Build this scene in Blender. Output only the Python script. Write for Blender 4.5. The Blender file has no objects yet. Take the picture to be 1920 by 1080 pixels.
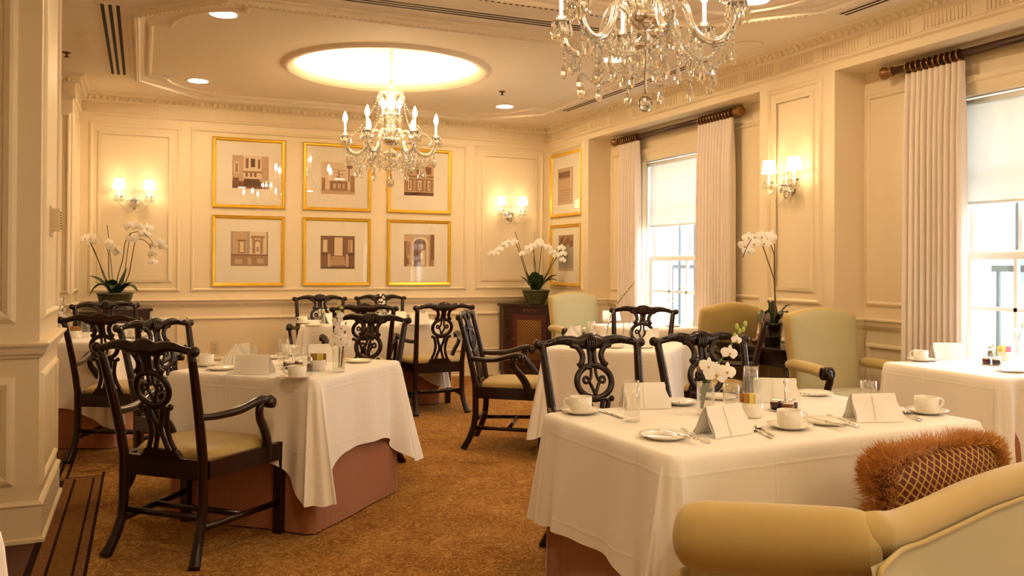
import bpy, math, random
from math import sin, cos, pi, sqrt, radians, exp
from mathutils import Vector, Matrix
random.seed(7)
SC = bpy.context.scene
COL = SC.collection
V = Vector

# ------------------------------------------------------------------ camera model (focal length in px, heading, pitch, roll)
F, YAW, PITCH, ROLL, PPY, EYE = 1601.76, .408233, .0064629, .0055339, 487.085, 1.33
_f = V((sin(YAW)*cos(PITCH), cos(YAW)*cos(PITCH), sin(PITCH)))
_r = V((cos(YAW), -sin(YAW), 0)); _u = _r.cross(_f)
CR = cos(ROLL)*_r + sin(ROLL)*_u; CU = -sin(ROLL)*_r + cos(ROLL)*_u; CF = _f
VIEW = -YAW                      # rotation about z that lines local x up with the picture's right

def onz(x, y, z):                # where a sight line meets a height
    d = CF + CR*((x-960)/F) + CU*((PPY-y)/F)
    return V((0, 0, EYE)) + d*((z-EYE)/d.z)

# ------------------------------------------------------------------ mesh builder
class G:
    def __init__(s): s.v = []; s.f = []; s.mi = []; s.sm = []
    def add(s, vs, fs, mi=0, smooth=True, M=None):
        b = len(s.v)
        s.v += [(M @ V(p)) if M is not None else V(p) for p in vs]
        for f in fs:
            s.f.append(tuple(b+i for i in f)); s.mi.append(mi); s.sm.append(smooth)
        return s
    def box(s, x0, x1, y0, y1, z0, z1, mi=0, M=None):
        vs = [(x, y, z) for z in (z0, z1) for y in (y0, y1) for x in (x0, x1)]
        fs = [(0,2,3,1),(4,5,7,6),(0,1,5,4),(2,6,7,3),(0,4,6,2),(1,3,7,5)]
        return s.add(vs, fs, mi, False, M)
    def rbox(s, x0, x1, y0, y1, z0, z1, r=.01, mi=0, M=None, n=3):      # box with rounded vertical edges and softened top/bottom
        cs = [(x1-r, y1-r, 0), (x0+r, y1-r, pi/2), (x0+r, y0+r, pi), (x1-r, y0+r, 1.5*pi)]
        out = []
        for cx, cy, a0 in cs:
            for k in range(n+1):
                a = a0 + pi/2*k/n; out.append((cx, cy, cos(a), sin(a)))
        rings = [(z0, r*.0), (z0+r*.4, r), (z1-r*.4, r), (z1, r*.0)]
        rings = [(z0, r*.6), (z0+r*.4, r), (z1-r*.4, r), (z1, r*.6)]
        vs = []; fs = []; m = len(out)
        for z, rr in rings:
            vs += [(cx+c*rr, cy+q*rr, z) for cx, cy, c, q in out]
        for k in range(3):
            for i in range(m):
                j = (i+1) % m
                fs.append((k*m+i, k*m+j, (k+1)*m+j, (k+1)*m+i))
        fs.append(tuple(range(m-1, -1, -1))); fs.append(tuple(range(3*m, 4*m)))
        return s.add(vs, fs, mi, False, M)
    def lathe(s, prof, c=(0,0,0), n=20, mi=0, M=None, smooth=True):
        vs = []; fs = []; idx = []
        for r, z in prof:
            if r < 1e-6:
                idx.append([len(vs)]*n); vs.append((c[0], c[1], c[2]+z))
            else:
                idx.append(list(range(len(vs), len(vs)+n)))
                vs += [(c[0]+r*cos(2*pi*k/n), c[1]+r*sin(2*pi*k/n), c[2]+z) for k in range(n)]
        for a, b in zip(idx, idx[1:]):
            for k in range(n):
                q = (a[k], a[(k+1) % n], b[(k+1) % n], b[k]); u = []
                for t in q:
                    if t not in u: u.append(t)
                if len(u) > 2: fs.append(tuple(u))
        return s.add(vs, fs, mi, smooth, M)
    def tube(s, path, rad, n=8, mi=0, M=None, N=None, b=None, closed=False, cap=True):
        """sweep of an ellipse; rad along side, b along the fixed normal N (when given)"""
        P = [V(p) for p in path]; m = len(P)
        R = rad if isinstance(rad, (list, tuple)) else [rad]*m
        B = R if b is None else (b if isinstance(b, (list, tuple)) else [b]*m)
        vs = []; fs = []; nn = None
        for i in range(m):
            if closed: t = P[(i+1) % m]-P[i-1]
            else: t = P[min(i+1, m-1)]-P[max(i-1, 0)]
            t = t.normalized() if t.length > 1e-9 else V((0,0,1))
            if N is not None: nn = V(N)
            elif nn is None: nn = V((0,0,1)) if abs(t.z) < .9 else V((1,0,0))
            nv = nn - t*nn.dot(t)
            if nv.length < 1e-6: nv = t.orthogonal()
            nv.normalize(); sd = t.cross(nv)
            if N is None: nn = nv
            for k in range(n):
                a = 2*pi*(k+.5)/n
                vs.append(P[i] + sd*(R[i]*cos(a)) + nv*(B[i]*sin(a)))
        L = m if closed else m-1
        for i in range(L):
            for k in range(n):
                j = (i+1) % m
                fs.append((i*n+k, i*n+(k+1) % n, j*n+(k+1) % n, j*n+k))
        if cap and not closed:
            fs.append(tuple(range(n-1, -1, -1))); fs.append(tuple(range((m-1)*n, m*n)))
        return s.add(vs, fs, mi, True, M)
    def ball(s, c, r, n=10, m=6, mi=0, M=None):
        r = r if isinstance(r, (tuple, list)) else (r, r, r)
        vs = [(c[0], c[1], c[2]-r[2])]; fs = []
        for i in range(1, m):
            a = pi*i/m
            vs += [(c[0]+r[0]*sin(a)*cos(2*pi*k/n), c[1]+r[1]*sin(a)*sin(2*pi*k/n), c[2]-r[2]*cos(a)) for k in range(n)]
        vs.append((c[0], c[1], c[2]+r[2]))
        for k in range(n):
            fs.append((0, 1+(k+1) % n, 1+k))
            for i in range(m-2):
                a = 1+i*n; fs.append((a+k, a+(k+1) % n, a+n+(k+1) % n, a+n+k))
            a = 1+(m-2)*n; fs.append((a+k, a+(k+1) % n, len(vs)-1))
        return s.add(vs, fs, mi, True, M)
    def grid(s, fn, nu, nv, mi=0, M=None, smooth=True, cu=False):
        vs = [fn(i/(nu if cu else nu), j/nv) for j in range(nv+1) for i in range(nu if cu else nu+1)]
        w = nu if cu else nu+1; fs = []
        for j in range(nv):
            for i in range(nu):
                i2 = (i+1) % w if cu else i+1
                fs.append((j*w+i, j*w+i2, (j+1)*w+i2, (j+1)*w+i))
        return s.add(vs, fs, mi, smooth, M)
    def prism(s, poly, h0, h1, mp=lambda x, y, h: (x, y, h), mi=0, M=None, smooth=False):
        n = len(poly)
        vs = [mp(x, y, h0) for x, y in poly] + [mp(x, y, h1) for x, y in poly]
        fs = [(i, (i+1) % n, n+(i+1) % n, n+i) for i in range(n)] + [tuple(range(n-1, -1, -1)), tuple(range(n, 2*n))]
        return s.add(vs, fs, mi, smooth, M)
    def mould(s, path, prof, mp, closed=True, mi=0, smooth=False):
        """profile (offset to the left of travel, height) swept along a flat path with mitred corners"""
        P = [V((p[0], p[1])) for p in path]; n = len(P); vs = []; fs = []; k = len(prof)
        for i in range(n):
            if closed or 0 < i < n-1:
                d0 = (P[i]-P[i-1]).normalized(); d1 = (P[(i+1) % n]-P[i]).normalized()
            elif i == 0: d0 = d1 = (P[1]-P[0]).normalized()
            else: d0 = d1 = (P[-1]-P[-2]).normalized()
            n0 = V((-d0.y, d0.x)); n1 = V((-d1.y, d1.x)); b = n0+n1
            b = b/max(.25, b.dot(n0)) if b.length > 1e-6 else n0
            for o, h in prof:
                q = P[i]+b*o; vs.append(mp(q.x, q.y, h))
        for i in range(n if closed else n-1):
            j = (i+1) % n
            for a in range(k-1): fs.append((i*k+a, j*k+a, j*k+a+1, i*k+a+1))
        if not closed:
            fs.append(tuple(range(k))); fs.append(tuple(range((n-1)*k+k-1, (n-1)*k-1, -1)))
        return s.add(vs, fs, mi, smooth)
    def build(s, name, mats, parent=None, loc=None, rz=0):
        me = bpy.data.meshes.new(name); me.from_pydata([tuple(v) for v in s.v], [], s.f)
        for m in (mats if isinstance(mats, (list, tuple)) else [mats]): me.materials.append(m)
        me.polygons.foreach_set('material_index', s.mi); me.polygons.foreach_set('use_smooth', s.sm); me.update()
        o = bpy.data.objects.new(name, me); COL.objects.link(o)
        if parent is not None: o.parent = parent
        if loc is not None: o.location = loc
        o.rotation_euler.z = rz
        return o

def tag(o, label=None, cat=None, group=None, kind=None):
    if label: o['label'] = label
    if cat: o['category'] = cat
    if group: o['group'] = group
    if kind: o['kind'] = kind
    return o
def thing(name, label, cat, loc=(0,0,0), rz=0, group=None):
    o = bpy.data.objects.new(name, None); COL.objects.link(o); o.location = loc; o.rotation_euler.z = rz
    o.empty_display_size = .05
    return tag(o, label, cat, group)
def dup(root, label=None, loc=None, rz=None, group=None):
    def cp(o, par):
        c = o.copy(); COL.objects.link(c)
        if par is not None: c.parent = par
        for ch in list(o.children): cp(ch, c)
        return c
    r = cp(root, None)
    if loc is not None: r.location = loc
    if rz is not None: r.rotation_euler.z = rz
    if label: r['label'] = label
    if group: r['group'] = group
    return r
def struct(name, g, mats):
    o = g.build(name, mats); o['kind'] = 'structure'; return o
_used = {}
def spawn(key, maker, label, loc, rz=0, group=None):
    """first one of a kind is made, the others are copies"""
    if key not in _used:
        o = maker(); _used[key] = o; o['label'] = label; o.location = loc; o.rotation_euler.z = rz
        if group: o['group'] = group
        return o
    return dup(_used[key], label, loc, rz, group)

def cat_rom(pts, n=6, closed=False):
    P = [V(p) for p in pts]; m = len(P); out = []
    for i in range(m if closed else m-1):
        if closed: a, b, c, d = P[i-1], P[i], P[(i+1) % m], P[(i+2) % m]
        else: a, b, c, d = P[max(i-1,0)], P[i], P[i+1], P[min(i+2,m-1)]
        for k in range(n):
            t = k/n
            out.append(.5*((2*b)+(c-a)*t+(2*a-5*b+4*c-d)*t*t+(3*b-a-3*c+d)*t**3))
    if not closed: out.append(P[-1])
    return out

# ------------------------------------------------------------------ materials
def mat(name, color, rough=.6, metal=0, spec=.5, noise=None, bump=None, coat=0, trans=0, ior=1.45, emit=None, sheen=0, alpha=1, sss=0):
    m = bpy.data.materials.new(name); m.use_nodes = True; nt = m.node_tree; b = nt.nodes['Principled BSDF']
    b.inputs['Base Color'].default_value = (*color, 1); b.inputs['Roughness'].default_value = rough
    b.inputs['Metallic'].default_value = metal; b.inputs['Specular IOR Level'].default_value = spec
    b.inputs['Coat Weight'].default_value = coat; b.inputs['Transmission Weight'].default_value = trans
    b.inputs['IOR'].default_value = ior; b.inputs['Sheen Weight'].default_value = sheen
    if emit: b.inputs['Emission Color'].default_value = (*emit[0], 1); b.inputs['Emission Strength'].default_value = emit[1]
    tc = nt.nodes.new('ShaderNodeTexCoord')
    if noise:                                   # (scale, second colour, contrast, stretch)
        n = nt.nodes.new('ShaderNodeTexNoise'); n.inputs['Scale'].default_value = noise[0]; n.inputs['Detail'].default_value = 5
        mp = nt.nodes.new('ShaderNodeMapping'); st = noise[3] if len(noise) > 3 else (1,1,1); mp.inputs['Scale'].default_value = st
        r = nt.nodes.new('ShaderNodeValToRGB'); r.color_ramp.elements[0].position = .5-noise[2]; r.color_ramp.elements[1].position = .5+noise[2]
        r.color_ramp.elements[0].color = (*color, 1); r.color_ramp.elements[1].color = (*noise[1], 1)
        nt.links.new(tc.outputs['Object'], mp.inputs['Vector']); nt.links.new(mp.outputs['Vector'], n.inputs['Vector'])
        nt.links.new(n.outputs['Fac'], r.inputs['Fac']); nt.links.new(r.outputs['Color'], b.inputs['Base Color'])
    if bump:                                    # (scale, strength, distance)
        n = nt.nodes.new('ShaderNodeTexNoise'); n.inputs['Scale'].default_value = bump[0]; n.inputs['Detail'].default_value = 4
        bp = nt.nodes.new('ShaderNodeBump'); bp.inputs['Strength'].default_value = bump[1]; bp.inputs['Distance'].default_value = bump[2]
        nt.links.new(tc.outputs['Object'], n.inputs['Vector']); nt.links.new(n.outputs['Fac'], bp.inputs['Height'])
        nt.links.new(bp.outputs['Normal'], b.inputs['Normal'])
    return m
def emis(name, color, s):
    m = bpy.data.materials.new(name); m.use_nodes = True; nt = m.node_tree; nt.nodes.clear()
    o = nt.nodes.new('ShaderNodeOutputMaterial'); e = nt.nodes.new('ShaderNodeEmission')
    e.inputs['Color'].default_value = (*color, 1); e.inputs['Strength'].default_value = s
    nt.links.new(e.outputs[0], o.inputs['Surface']); return m
def mixmat(name, kind_a, kind_b, fac, ca=(1,1,1), cb=(1,1,1), rough=0.0, fresnel=None):
    m = bpy.data.materials.new(name); m.use_nodes = True; nt = m.node_tree; nt.nodes.clear()
    o = nt.nodes.new('ShaderNodeOutputMaterial'); mx = nt.nodes.new('ShaderNodeMixShader'); mx.inputs[0].default_value = fac
    for i, (k, c) in enumerate(((kind_a, ca), (kind_b, cb))):
        n = nt.nodes.new('ShaderNodeBsdf'+k); n.inputs['Color'].default_value = (*c, 1)
        if 'Roughness' in n.inputs: n.inputs['Roughness'].default_value = rough
        nt.links.new(n.outputs[0], mx.inputs[1+i])
    if fresnel:
        fr = nt.nodes.new('ShaderNodeFresnel'); fr.inputs['IOR'].default_value = fresnel; nt.links.new(fr.outputs[0], mx.inputs[0])
    nt.links.new(mx.outputs[0], o.inputs['Surface']); return m

PAINT = mat('cream_paint', (.79,.665,.455), .45, spec=.35, noise=(1.2,(.805,.685,.48),.3))
CEIL = mat('ceiling_paint', (.79,.68,.53), .7, spec=.2, noise=(.9,(.81,.70,.56),.3))
WOOD = mat('dark_mahogany', (.0095,.0026,.0015), .25, spec=.45, coat=.12, noise=(6,(.024,.0062,.0032),.25,(1,1,.25)))
WOOD2 = mat('cabinet_mahogany', (.03,.010,.006), .35, noise=(7,(.05,.018,.009),.25,(1,1,.2)))
REDWOOD = mat('red_panel_wood', (.085,.018,.012), .4)
SEAT = mat('gold_seat_leather', (.46,.315,.095), .5, sheen=.2, bump=(160,.08,.002))
LINEN = mat('white_linen', (.90,.85,.775), .75, spec=.25, bump=(5,.35,.012), sheen=.15)
NAPK = mat('white_napkin_linen', (.90,.86,.79), .75, spec=.2, bump=(30,.2,.004))
SALMON = mat('salmon_skirt_fabric', (.31,.112,.045), .6, sheen=.25, noise=(30,(.36,.135,.057),.3,(4,4,.15)), bump=(40,.15,.003))
CHINA = mat('cream_china', (.88,.83,.72), .18, spec=.5, coat=.3)
STEEL = mat('silver_plate', (.82,.78,.72), .16, metal=1)
BRASS = mat('bronze_ring', (.36,.19,.06), .3, metal=1)
GOLD = mat('gilt_frame', (.92,.62,.085), .33, metal=.7, noise=(18,(.80,.50,.05),.3))
RODW = mat('rod_walnut', (.045,.015,.008), .35, coat=.1)
FINIAL = mat('finial_wood', (.26,.115,.03), .35, metal=.3)
CURT = mat('blush_curtain', (.80,.70,.62), .8, spec=.15, sheen=.3, bump=(90,.1,.002))
OLIVE = mat('olive_velvet', (.47,.34,.115), .75, spec=.2, sheen=.4, noise=(3,(.53,.39,.14),.3), bump=(120,.1,.002))
CELADON = mat('celadon_velvet', (.50,.43,.23), .8, spec=.15, sheen=.25, noise=(2.5,(.47,.43,.26),.35), bump=(120,.1,.002))
GREENPOT = mat('green_glazed_pot', (.040,.048,.020), .3, noise=(9,(.075,.075,.028),.25), coat=.4)
BLACKPOT = mat('black_glazed_pot', (.012,.008,.007), .25, coat=.5)
LEAF = mat('orchid_leaf_green', (.018,.045,.014), .4, noise=(12,(.032,.065,.018),.3))
LEAF2 = mat('fresh_green_leaf', (.10,.22,.03), .45)
STEM = mat('orchid_stem', (.16,.10,.03), .6)
STAKE = mat('dark_stake', (.035,.02,.01), .7)
PETAL = mat('white_petal', (.93,.90,.85), .6)
LIP = mat('yellow_lip', (.55,.38,.10), .6)
BUD = mat('lime_bud', (.55,.60,.16), .6)
SOIL = mat('moss', (.05,.035,.015), .95)
VENT = mat('vent_dark', (.02,.012,.006), .8)
BROWNMETAL = mat('sprinkler_metal', (.12,.07,.03), .4, metal=.8)
PLASTIC = mat('ivory_plastic', (.70,.58,.38), .45)
DARKPL = mat('dark_slot', (.05,.03,.015), .6)
PAPER = [mat('sugar_packet_'+n, c, .6) for n, c in (('white',(.85,.82,.74)),('brown',(.42,.20,.05)),('pink',(.85,.18,.28)),('yellow',(.80,.66,.16)))]
JAM = [mat('jam_'+n, c, .2, coat=.5) for n, c in (('red',(.10,.012,.01)),('plum',(.05,.012,.016)),('amber',(.16,.05,.01)))]
GLASS = mixmat('clear_glass', 'Transparent', 'Glossy', .11, (.97,.97,.955))
_nt = GLASS.node_tree; _lw = _nt.nodes.new('ShaderNodeLayerWeight'); _lw.inputs['Blend'].default_value = .5
_pw = _nt.nodes.new('ShaderNodeMath'); _pw.operation = 'POWER'; _pw.inputs[1].default_value = 2.2; _ml = _nt.nodes.new('ShaderNodeMath'); _ml.operation = 'MULTIPLY_ADD'; _ml.inputs[1].default_value = .65; _ml.inputs[2].default_value = .09
_nt.links.new(_lw.outputs['Facing'], _pw.inputs[0]); _nt.links.new(_pw.outputs[0], _ml.inputs[0]); _nt.links.new(_ml.outputs[0], [n for n in _nt.nodes if n.type == 'MIX_SHADER'][0].inputs[0])
CRYST = mat('crystal', (1,.975,.92), .02, trans=.90, ior=1.52)
BEAD = mat('crystal_beads', (1,.96,.88), .04, trans=.6, ior=1.5)
PANE = mixmat('picture_glass', 'Transparent', 'Glossy', .085)
WPANE = mixmat('window_glass', 'Transparent', 'Glossy', .04)
BLIND = mixmat('white_roller_blind', 'Diffuse', 'Translucent', .40, (.86,.84,.79), (.76,.75,.71))
MAT_BOARD = mat('cream_mat_board', (.82,.74,.60), .8)
SEPIA = [mat('sepia_tone', c, .8) for c in ((.10,.04,.018),(.19,.085,.04),(.34,.19,.10),(.52,.35,.21),(.72,.57,.39),(.36,.29,.25))]
FRINGE = mat('rust_fringe', (.46,.165,.022), .75, noise=(45,(.70,.35,.075),.2), sheen=.15)
def add_creases(m):
    nt = m.node_tree; L = nt.links.new; b = nt.nodes['Principled BSDF']; old = b.inputs['Normal'].links[0].from_node
    tc = nt.nodes.new('ShaderNodeTexCoord'); sp = nt.nodes.new('ShaderNodeSeparateXYZ'); L(tc.outputs['Object'], sp.inputs[0]); res = []
    for ax, per, off in (('X', .36, .13), ('Y', .31, .08), ('Z', .29, .02)):
        prev = sp.outputs[ax]
        for op, v in (('ADD', off), ('DIVIDE', per), ('FRACT', None), ('SUBTRACT', .5), ('ABSOLUTE', None), ('MULTIPLY', per/.008), ('SUBTRACT', 1.0), ('MULTIPLY', -1.0), ('MAXIMUM', 0.0)):
            n = nt.nodes.new('ShaderNodeMath'); n.operation = op; L(prev, n.inputs[0])
            if v is not None: n.inputs[1].default_value = v
            prev = n.outputs[0]
        res.append(prev)
    mx = nt.nodes.new('ShaderNodeMath'); mx.operation = 'MAXIMUM'; L(res[0], mx.inputs[0]); L(res[1], mx.inputs[1])
    m2 = nt.nodes.new('ShaderNodeMath'); m2.operation = 'MAXIMUM'; L(mx.outputs[0], m2.inputs[0]); L(res[2], m2.inputs[1])
    bp = nt.nodes.new('ShaderNodeBump'); bp.inputs['Strength'].default_value = .35; bp.inputs['Distance'].default_value = .002
    L(m2.outputs[0], bp.inputs['Height']); L(old.outputs[0], bp.inputs['Normal']); L(bp.outputs[0], b.inputs['Normal'])
add_creases(LINEN)
def lattice_mat():
    m = mat('lattice_velvet', (.10,.012,.006), .7); nt = m.node_tree; b = nt.nodes['Principled BSDF']
    tc = nt.nodes.new('ShaderNodeTexCoord'); sp = nt.nodes.new('ShaderNodeSeparateXYZ'); nt.links.new(tc.outputs['Object'], sp.inputs[0])
    def ma(op, a, b_=None):
        n = nt.nodes.new('ShaderNodeMath'); n.operation = op
        for i, q in enumerate((a, b_)):
            if q is None: continue
            if isinstance(q, (int, float)): n.inputs[i].default_value = q
            else: nt.links.new(q, n.inputs[i])
        return n.outputs[0]
    res = []
    for sg in (1, -1):
        u = ma('ADD', sp.outputs['X'], ma('MULTIPLY', sp.outputs['Z'], sg*1.25))
        res.append(ma('LESS_THAN', ma('ABSOLUTE', ma('SUBTRACT', ma('FRACT', ma('MULTIPLY', u, 26)), .5)), .11))
    f = ma('MAXIMUM', res[0], res[1]); mx = nt.nodes.new('ShaderNodeMix'); mx.data_type = 'RGBA'
    nt.links.new(f, mx.inputs['Factor']); mx.inputs[6].default_value = (.115,.014,.008,1); mx.inputs[7].default_value = (.50,.30,.05,1)
    nt.links.new(mx.outputs[2], b.inputs['Base Color']); return m
LATT = lattice_mat()
def carpet_mat():
    m = mat('leaf_carpet', (.2,.1,.03), .95, spec=.1); nt = m.node_tree; b = nt.nodes['Principled BSDF']; L = nt.links.new
    tc = nt.nodes.new('ShaderNodeTexCoord')
    def noise(sc, det, dist=0):
        n = nt.nodes.new('ShaderNodeTexNoise'); n.inputs['Scale'].default_value = sc; n.inputs['Detail'].default_value = det; n.inputs['Distortion'].default_value = dist
        L(tc.outputs['Object'], n.inputs['Vector']); return n.outputs['Fac']
    def ma(op, *a):
        n = nt.nodes.new('ShaderNodeMath'); n.operation = op
        for i, q in enumerate(a):
            if isinstance(q, (int, float)): n.inputs[i].default_value = q
            else: L(q, n.inputs[i])
        return n.outputs[0]
    n1 = noise(7.5, 2.5, 1.6); n2 = noise(16, 3, .8)
    line = ma('ABSOLUTE', ma('SUBTRACT', ma('FRACT', ma('MULTIPLY', n1, 7.0)), .5))        # leaf outlines
    vein = ma('ABSOLUTE', ma('SUBTRACT', ma('FRACT', ma('MULTIPLY', n2, 6.0)), .5))
    k = ma('MAXIMUM', ma('MULTIPLY', ma('GREATER_THAN', line, .36), .8), ma('MULTIPLY', ma('GREATER_THAN', vein, .40), .6))
    f = ma('ADD', ma('MULTIPLY', k, .55), ma('MULTIPLY', noise(3.2, 4), .6))
    r = nt.nodes.new('ShaderNodeValToRGB'); e = r.color_ramp.elements
    e[0].position = .20; e[0].color = (.215,.090,.020,1); e[1].position = .80; e[1].color = (.44,.235,.068,1)
    L(f, r.inputs['Fac']); L(r.outputs['Color'], b.inputs['Base Color'])
    bp = nt.nodes.new('ShaderNodeBump'); bp.inputs['Strength'].default_value = .3; bp.inputs['Distance'].default_value = .004
    L(noise(400, 2), bp.inputs['Height']); L(bp.outputs['Normal'], b.inputs['Normal']); return m
CARPET = carpet_mat()
RUGTAN = mat('border_tan', (.20,.095,.022), .95, noise=(40,(.15,.066,.015),.2), spec=.1)
RUGDARK = mat('border_dark', (.022,.006,.004), .95, spec=.1)
RUGRED = mat('border_red', (.15,.055,.02), .95, noise=(120,(.22,.11,.04),.1), spec=.1)
PARQ = mat('red_brown_parquet', (.055,.014,.005), .5, spec=.25, noise=(4,(.09,.026,.009),.25,(.6,8,1)))
GRILLE = mat('brass_lattice', (.42,.22,.05), .4, metal=.7)
IRON = mat('painted_iron', (.030,.042,.052), .5)
STONE = mat('pale_stone', (.68,.69,.68), .9, noise=(2,(.58,.59,.58),.3))
HEDGE = mat('hedge_green', (.16,.22,.12), .9, noise=(10,(.22,.27,.15),.2))
WHITEW = mat('white_window_paint', (.86,.85,.80), .4)
BULB = emis('candle_bulb', (1,.69,.36), 92)
SHADE = emis('lit_lamp_shade', (1,.76,.46), 4.6)
DOWN = emis('downlight_glow', (1,.75,.45), 135)
COVE = emis('cove_strip', (1,.74,.40), 46)
CANDLE = mat('candle_tube', (.9,.83,.7), .5, emit=((1,.75,.45), 1.2))
# ================================================================== ROOM SHELL
XR, YB, CZ, XL = 4.663, 9.645, 3.06, -.60        # right wall, back wall, ceiling height, left wall of the far bay
XA, SOF = 4.955, 2.775                           # window wall inside the alcoves, alcove soffit
ALC = ((-2.15, .92), (1.75, 4.82), (5.65, 8.60))               # alcoves along y
WIN = ((-1.28, .04), (2.72, 4.04), (6.58, 7.90)); WZ0, WZ1 = .56, 2.46
YN, XF = -2.6, -2.6                              # wall behind the camera, far left wall

g = G(); g.box(XF-.1, XR, YN-.1, YB+.1, -.1, 0, 0)
for a, b in ALC: g.box(XR, 5.3, a-.05, b+.05, -.1, 0, 0)
struct('floor', g, CARPET)
g = G(); g.box(XF, -.455, YN, 4.70, 0, .004); struct('floor.001', g, PARQ)
# woven border of the carpet
def strips(spec, z=.0045):
    gg = {}
    for m, pts in spec: gg.setdefault(m, G()).add([(x, y, z) for x, y in pts], [tuple(range(len(pts)))], 0, False)
    return gg
g = G()
def band(x0, x1, mi, yt=5.86, cont=None):
    g.box(x0, x1, 2.2, yt, .001, .0052, mi)
band(-.455, -.425, 1); band(-.425, -.375, 2); band(-.375, -.362, 1); band(-.362, -.27, 0); band(-.27, -.258, 1); band(-.258, -.222, 2); band(-.222, -.208, 1, 6.02)
g.box(-.455, -.208, 5.86, 5.905, .001, .0051, 2); g.box(-.455, -.208, 5.905, 5.92, .001, .0053, 1); g.box(-.47, -.455, 5.86, 8.7, .001, .0052, 1); g.box(-.60, -.48, 5.7, 8.7, .001, .0051, 0)
g.box(-.425, -.41, 5.92, 8.7, .001, .0052, 1)
struct('trim_1', g, [RUGTAN, RUGDARK, RUGRED])

# ---- walls
g = G(); g.box(XL-.2, XR+.7, YB, YB+.12, 0, CZ+.1); struct('wall_back', g, PAINT)
g = G()
for a, b in ((YN, ALC[0][0]), (ALC[0][1], ALC[1][0]), (ALC[1][1], ALC[2][0]), (ALC[2][1], YB)): g.box(XR, 5.3, a, b, 0, CZ+.1)
for (a, b), (w0, w1) in zip(ALC, WIN):
    g.box(XR, 5.3, a, b, SOF, CZ+.1)
    g.box(XA, 5.3, a, w0, 0, SOF); g.box(XA, 5.3, w1, b, 0, SOF); g.box(XA, 5.3, w0, w1, 0, WZ0); g.box(XA, 5.3, w0, w1, WZ1, SOF)
struct('wall_right', g, PAINT)
g = G(); g.box(XL-.75, XL, 8.80, YB, 0, CZ+.1)                       # stub wall closing the far bay
g.box(XF-.1, XF, YN, YB, 0, CZ+.1); g.box(XF, XL-.7, 9.2, 9.3, 0, CZ+.1)
struct('wall_left', g, PAINT)
g = G(); g.box(XF, XR+.7, YN-.1, YN, 0, CZ+.1); struct('wall_front', g, PAINT)
PX, PY0, PY1 = -.448, 4.64, 5.58                                     # panelled pier on the left
g = G(); g.box(-1.9, PX, PY0, PY1, 0, CZ+.02); struct('wall_pier', g, PAINT)

# ---- ceiling with the round opening of the lit dome
DC, DR = V((1.98, 7.37)), .815
g = G(); n = 72; x0, x1, y0, y1 = XF-.1, XR+.05, YN-.1, YB+.1; vs = []; outer = []
for k in range(n):
    a = 2*pi*k/n; d = V((cos(a), sin(a))); vs.append((DC.x+d.x*DR, DC.y+d.y*DR, CZ))
    t = min(((x1 if d.x > 0 else x0)-DC.x)/d.x if abs(d.x) > 1e-9 else 1e9, ((y1 if d.y > 0 else y0)-DC.y)/d.y if abs(d.y) > 1e-9 else 1e9)
    outer.append((DC.x+d.x*t, DC.y+d.y*t, CZ))
for cx, cy in ((x0,y0),(x1,y0),(x1,y1),(x0,y1)):                     # pull the nearest ray end into each corner
    k = min(range(n), key=lambda i: (outer[i][0]-cx)**2+(outer[i][1]-cy)**2); outer[k] = (cx, cy, CZ)
g.add(vs+outer, [(k, (k+1) % n, n+(k+1) % n, n+k) for k in range(n)], 0, False)
g.box(x0, x1, y0, 6.3, CZ+.12, CZ+.14); g.box(x0, x1, 8.5, y1, CZ+.12, CZ+.14)
g.lathe([(DR, 0), (DR, .036), (DR+.015, .036), (DR+.015, 0.028), (1.0, .028), (1.0, .10)] + [(1.0*cos(a*pi/2), .10+.30*sin(a*pi/2)) for a in [i/10 for i in range(11)]], (DC.x, DC.y, CZ), 72)
struct('ceiling', g, CEIL)
g = G(); g.lathe([(DR-.012, .012), (DR-.010, -.006), (DR+.012, -.011), (DR+.03, -.026), (DR+.062, -.030), (DR+.08, -.018), (DR+.095, -.008), (DR+.105, 0)], (DC.x, DC.y, CZ), 96); struct('trim_2', g, CEIL)
t = thing('cove_light', 'glowing round cove light hidden behind the rim of the ceiling dome', 'cove light', (DC.x, DC.y, CZ))
g = G(); g.tube([(.92*cos(2*pi*k/64), .92*sin(2*pi*k/64), .042) for k in range(64)], .009, 6, closed=True); g.build('light_strip', COVE, t)

# ---- ceiling trays: egg moulding outline and an inner bead with notched corners
def tray(cx, yn, yf, name):
    g = G(); cy = (yn+yf)/2; hy = (yf-yn)/2; hx = 2.10
    out = [(-hx, -hy+.6), (-hx, hy-.68), (-1.54, hy), (1.54, hy), (hx, hy-.68), (hx, -hy+.6), (1.54, -hy), (-1.54, -hy)]
    out = [(cx+x, cy+y) for x, y in out]
    mp = lambda x, y, h: (x, y, CZ-h)
    g.mould(out, [(.06, 0), (.05, .012), (.025, .018), (.012, .04), (-.02, .044), (-.035, .02), (-.06, .014), (-.07, 0)], mp)
    L = out+[out[0]]
    for a, b in zip(L, L[1:]):
        a, b = V(a), V(b); m = int((b-a).length/.042)
        for i in range(m):
            p = a.lerp(b, (i+.5)/m); g.ball((p.x, p.y, CZ-.036), (.0135,.0135,.016), 6, 4)
    cor = [(-2.0, hy-.87), (-1.86, hy-.87)] + [(-1.40+.46*cos(pi-pi/2*k/9), hy-.87+.60*sin(pi-pi/2*k/9)) for k in range(10)] + [(-1.40, hy-.13)]
    pts = cor + [(-x, y) for x, y in cor[::-1]]; pts = pts + [(x, -y) for x, y in pts[::-1]]
    g.mould([(cx+x, cy+y) for x, y in pts], [(.022, 0), (.016, .012), (.004, .02), (-.010, .018), (-.02, .008), (-.024, 0)], mp)
    struct(name, g, CEIL)
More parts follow.
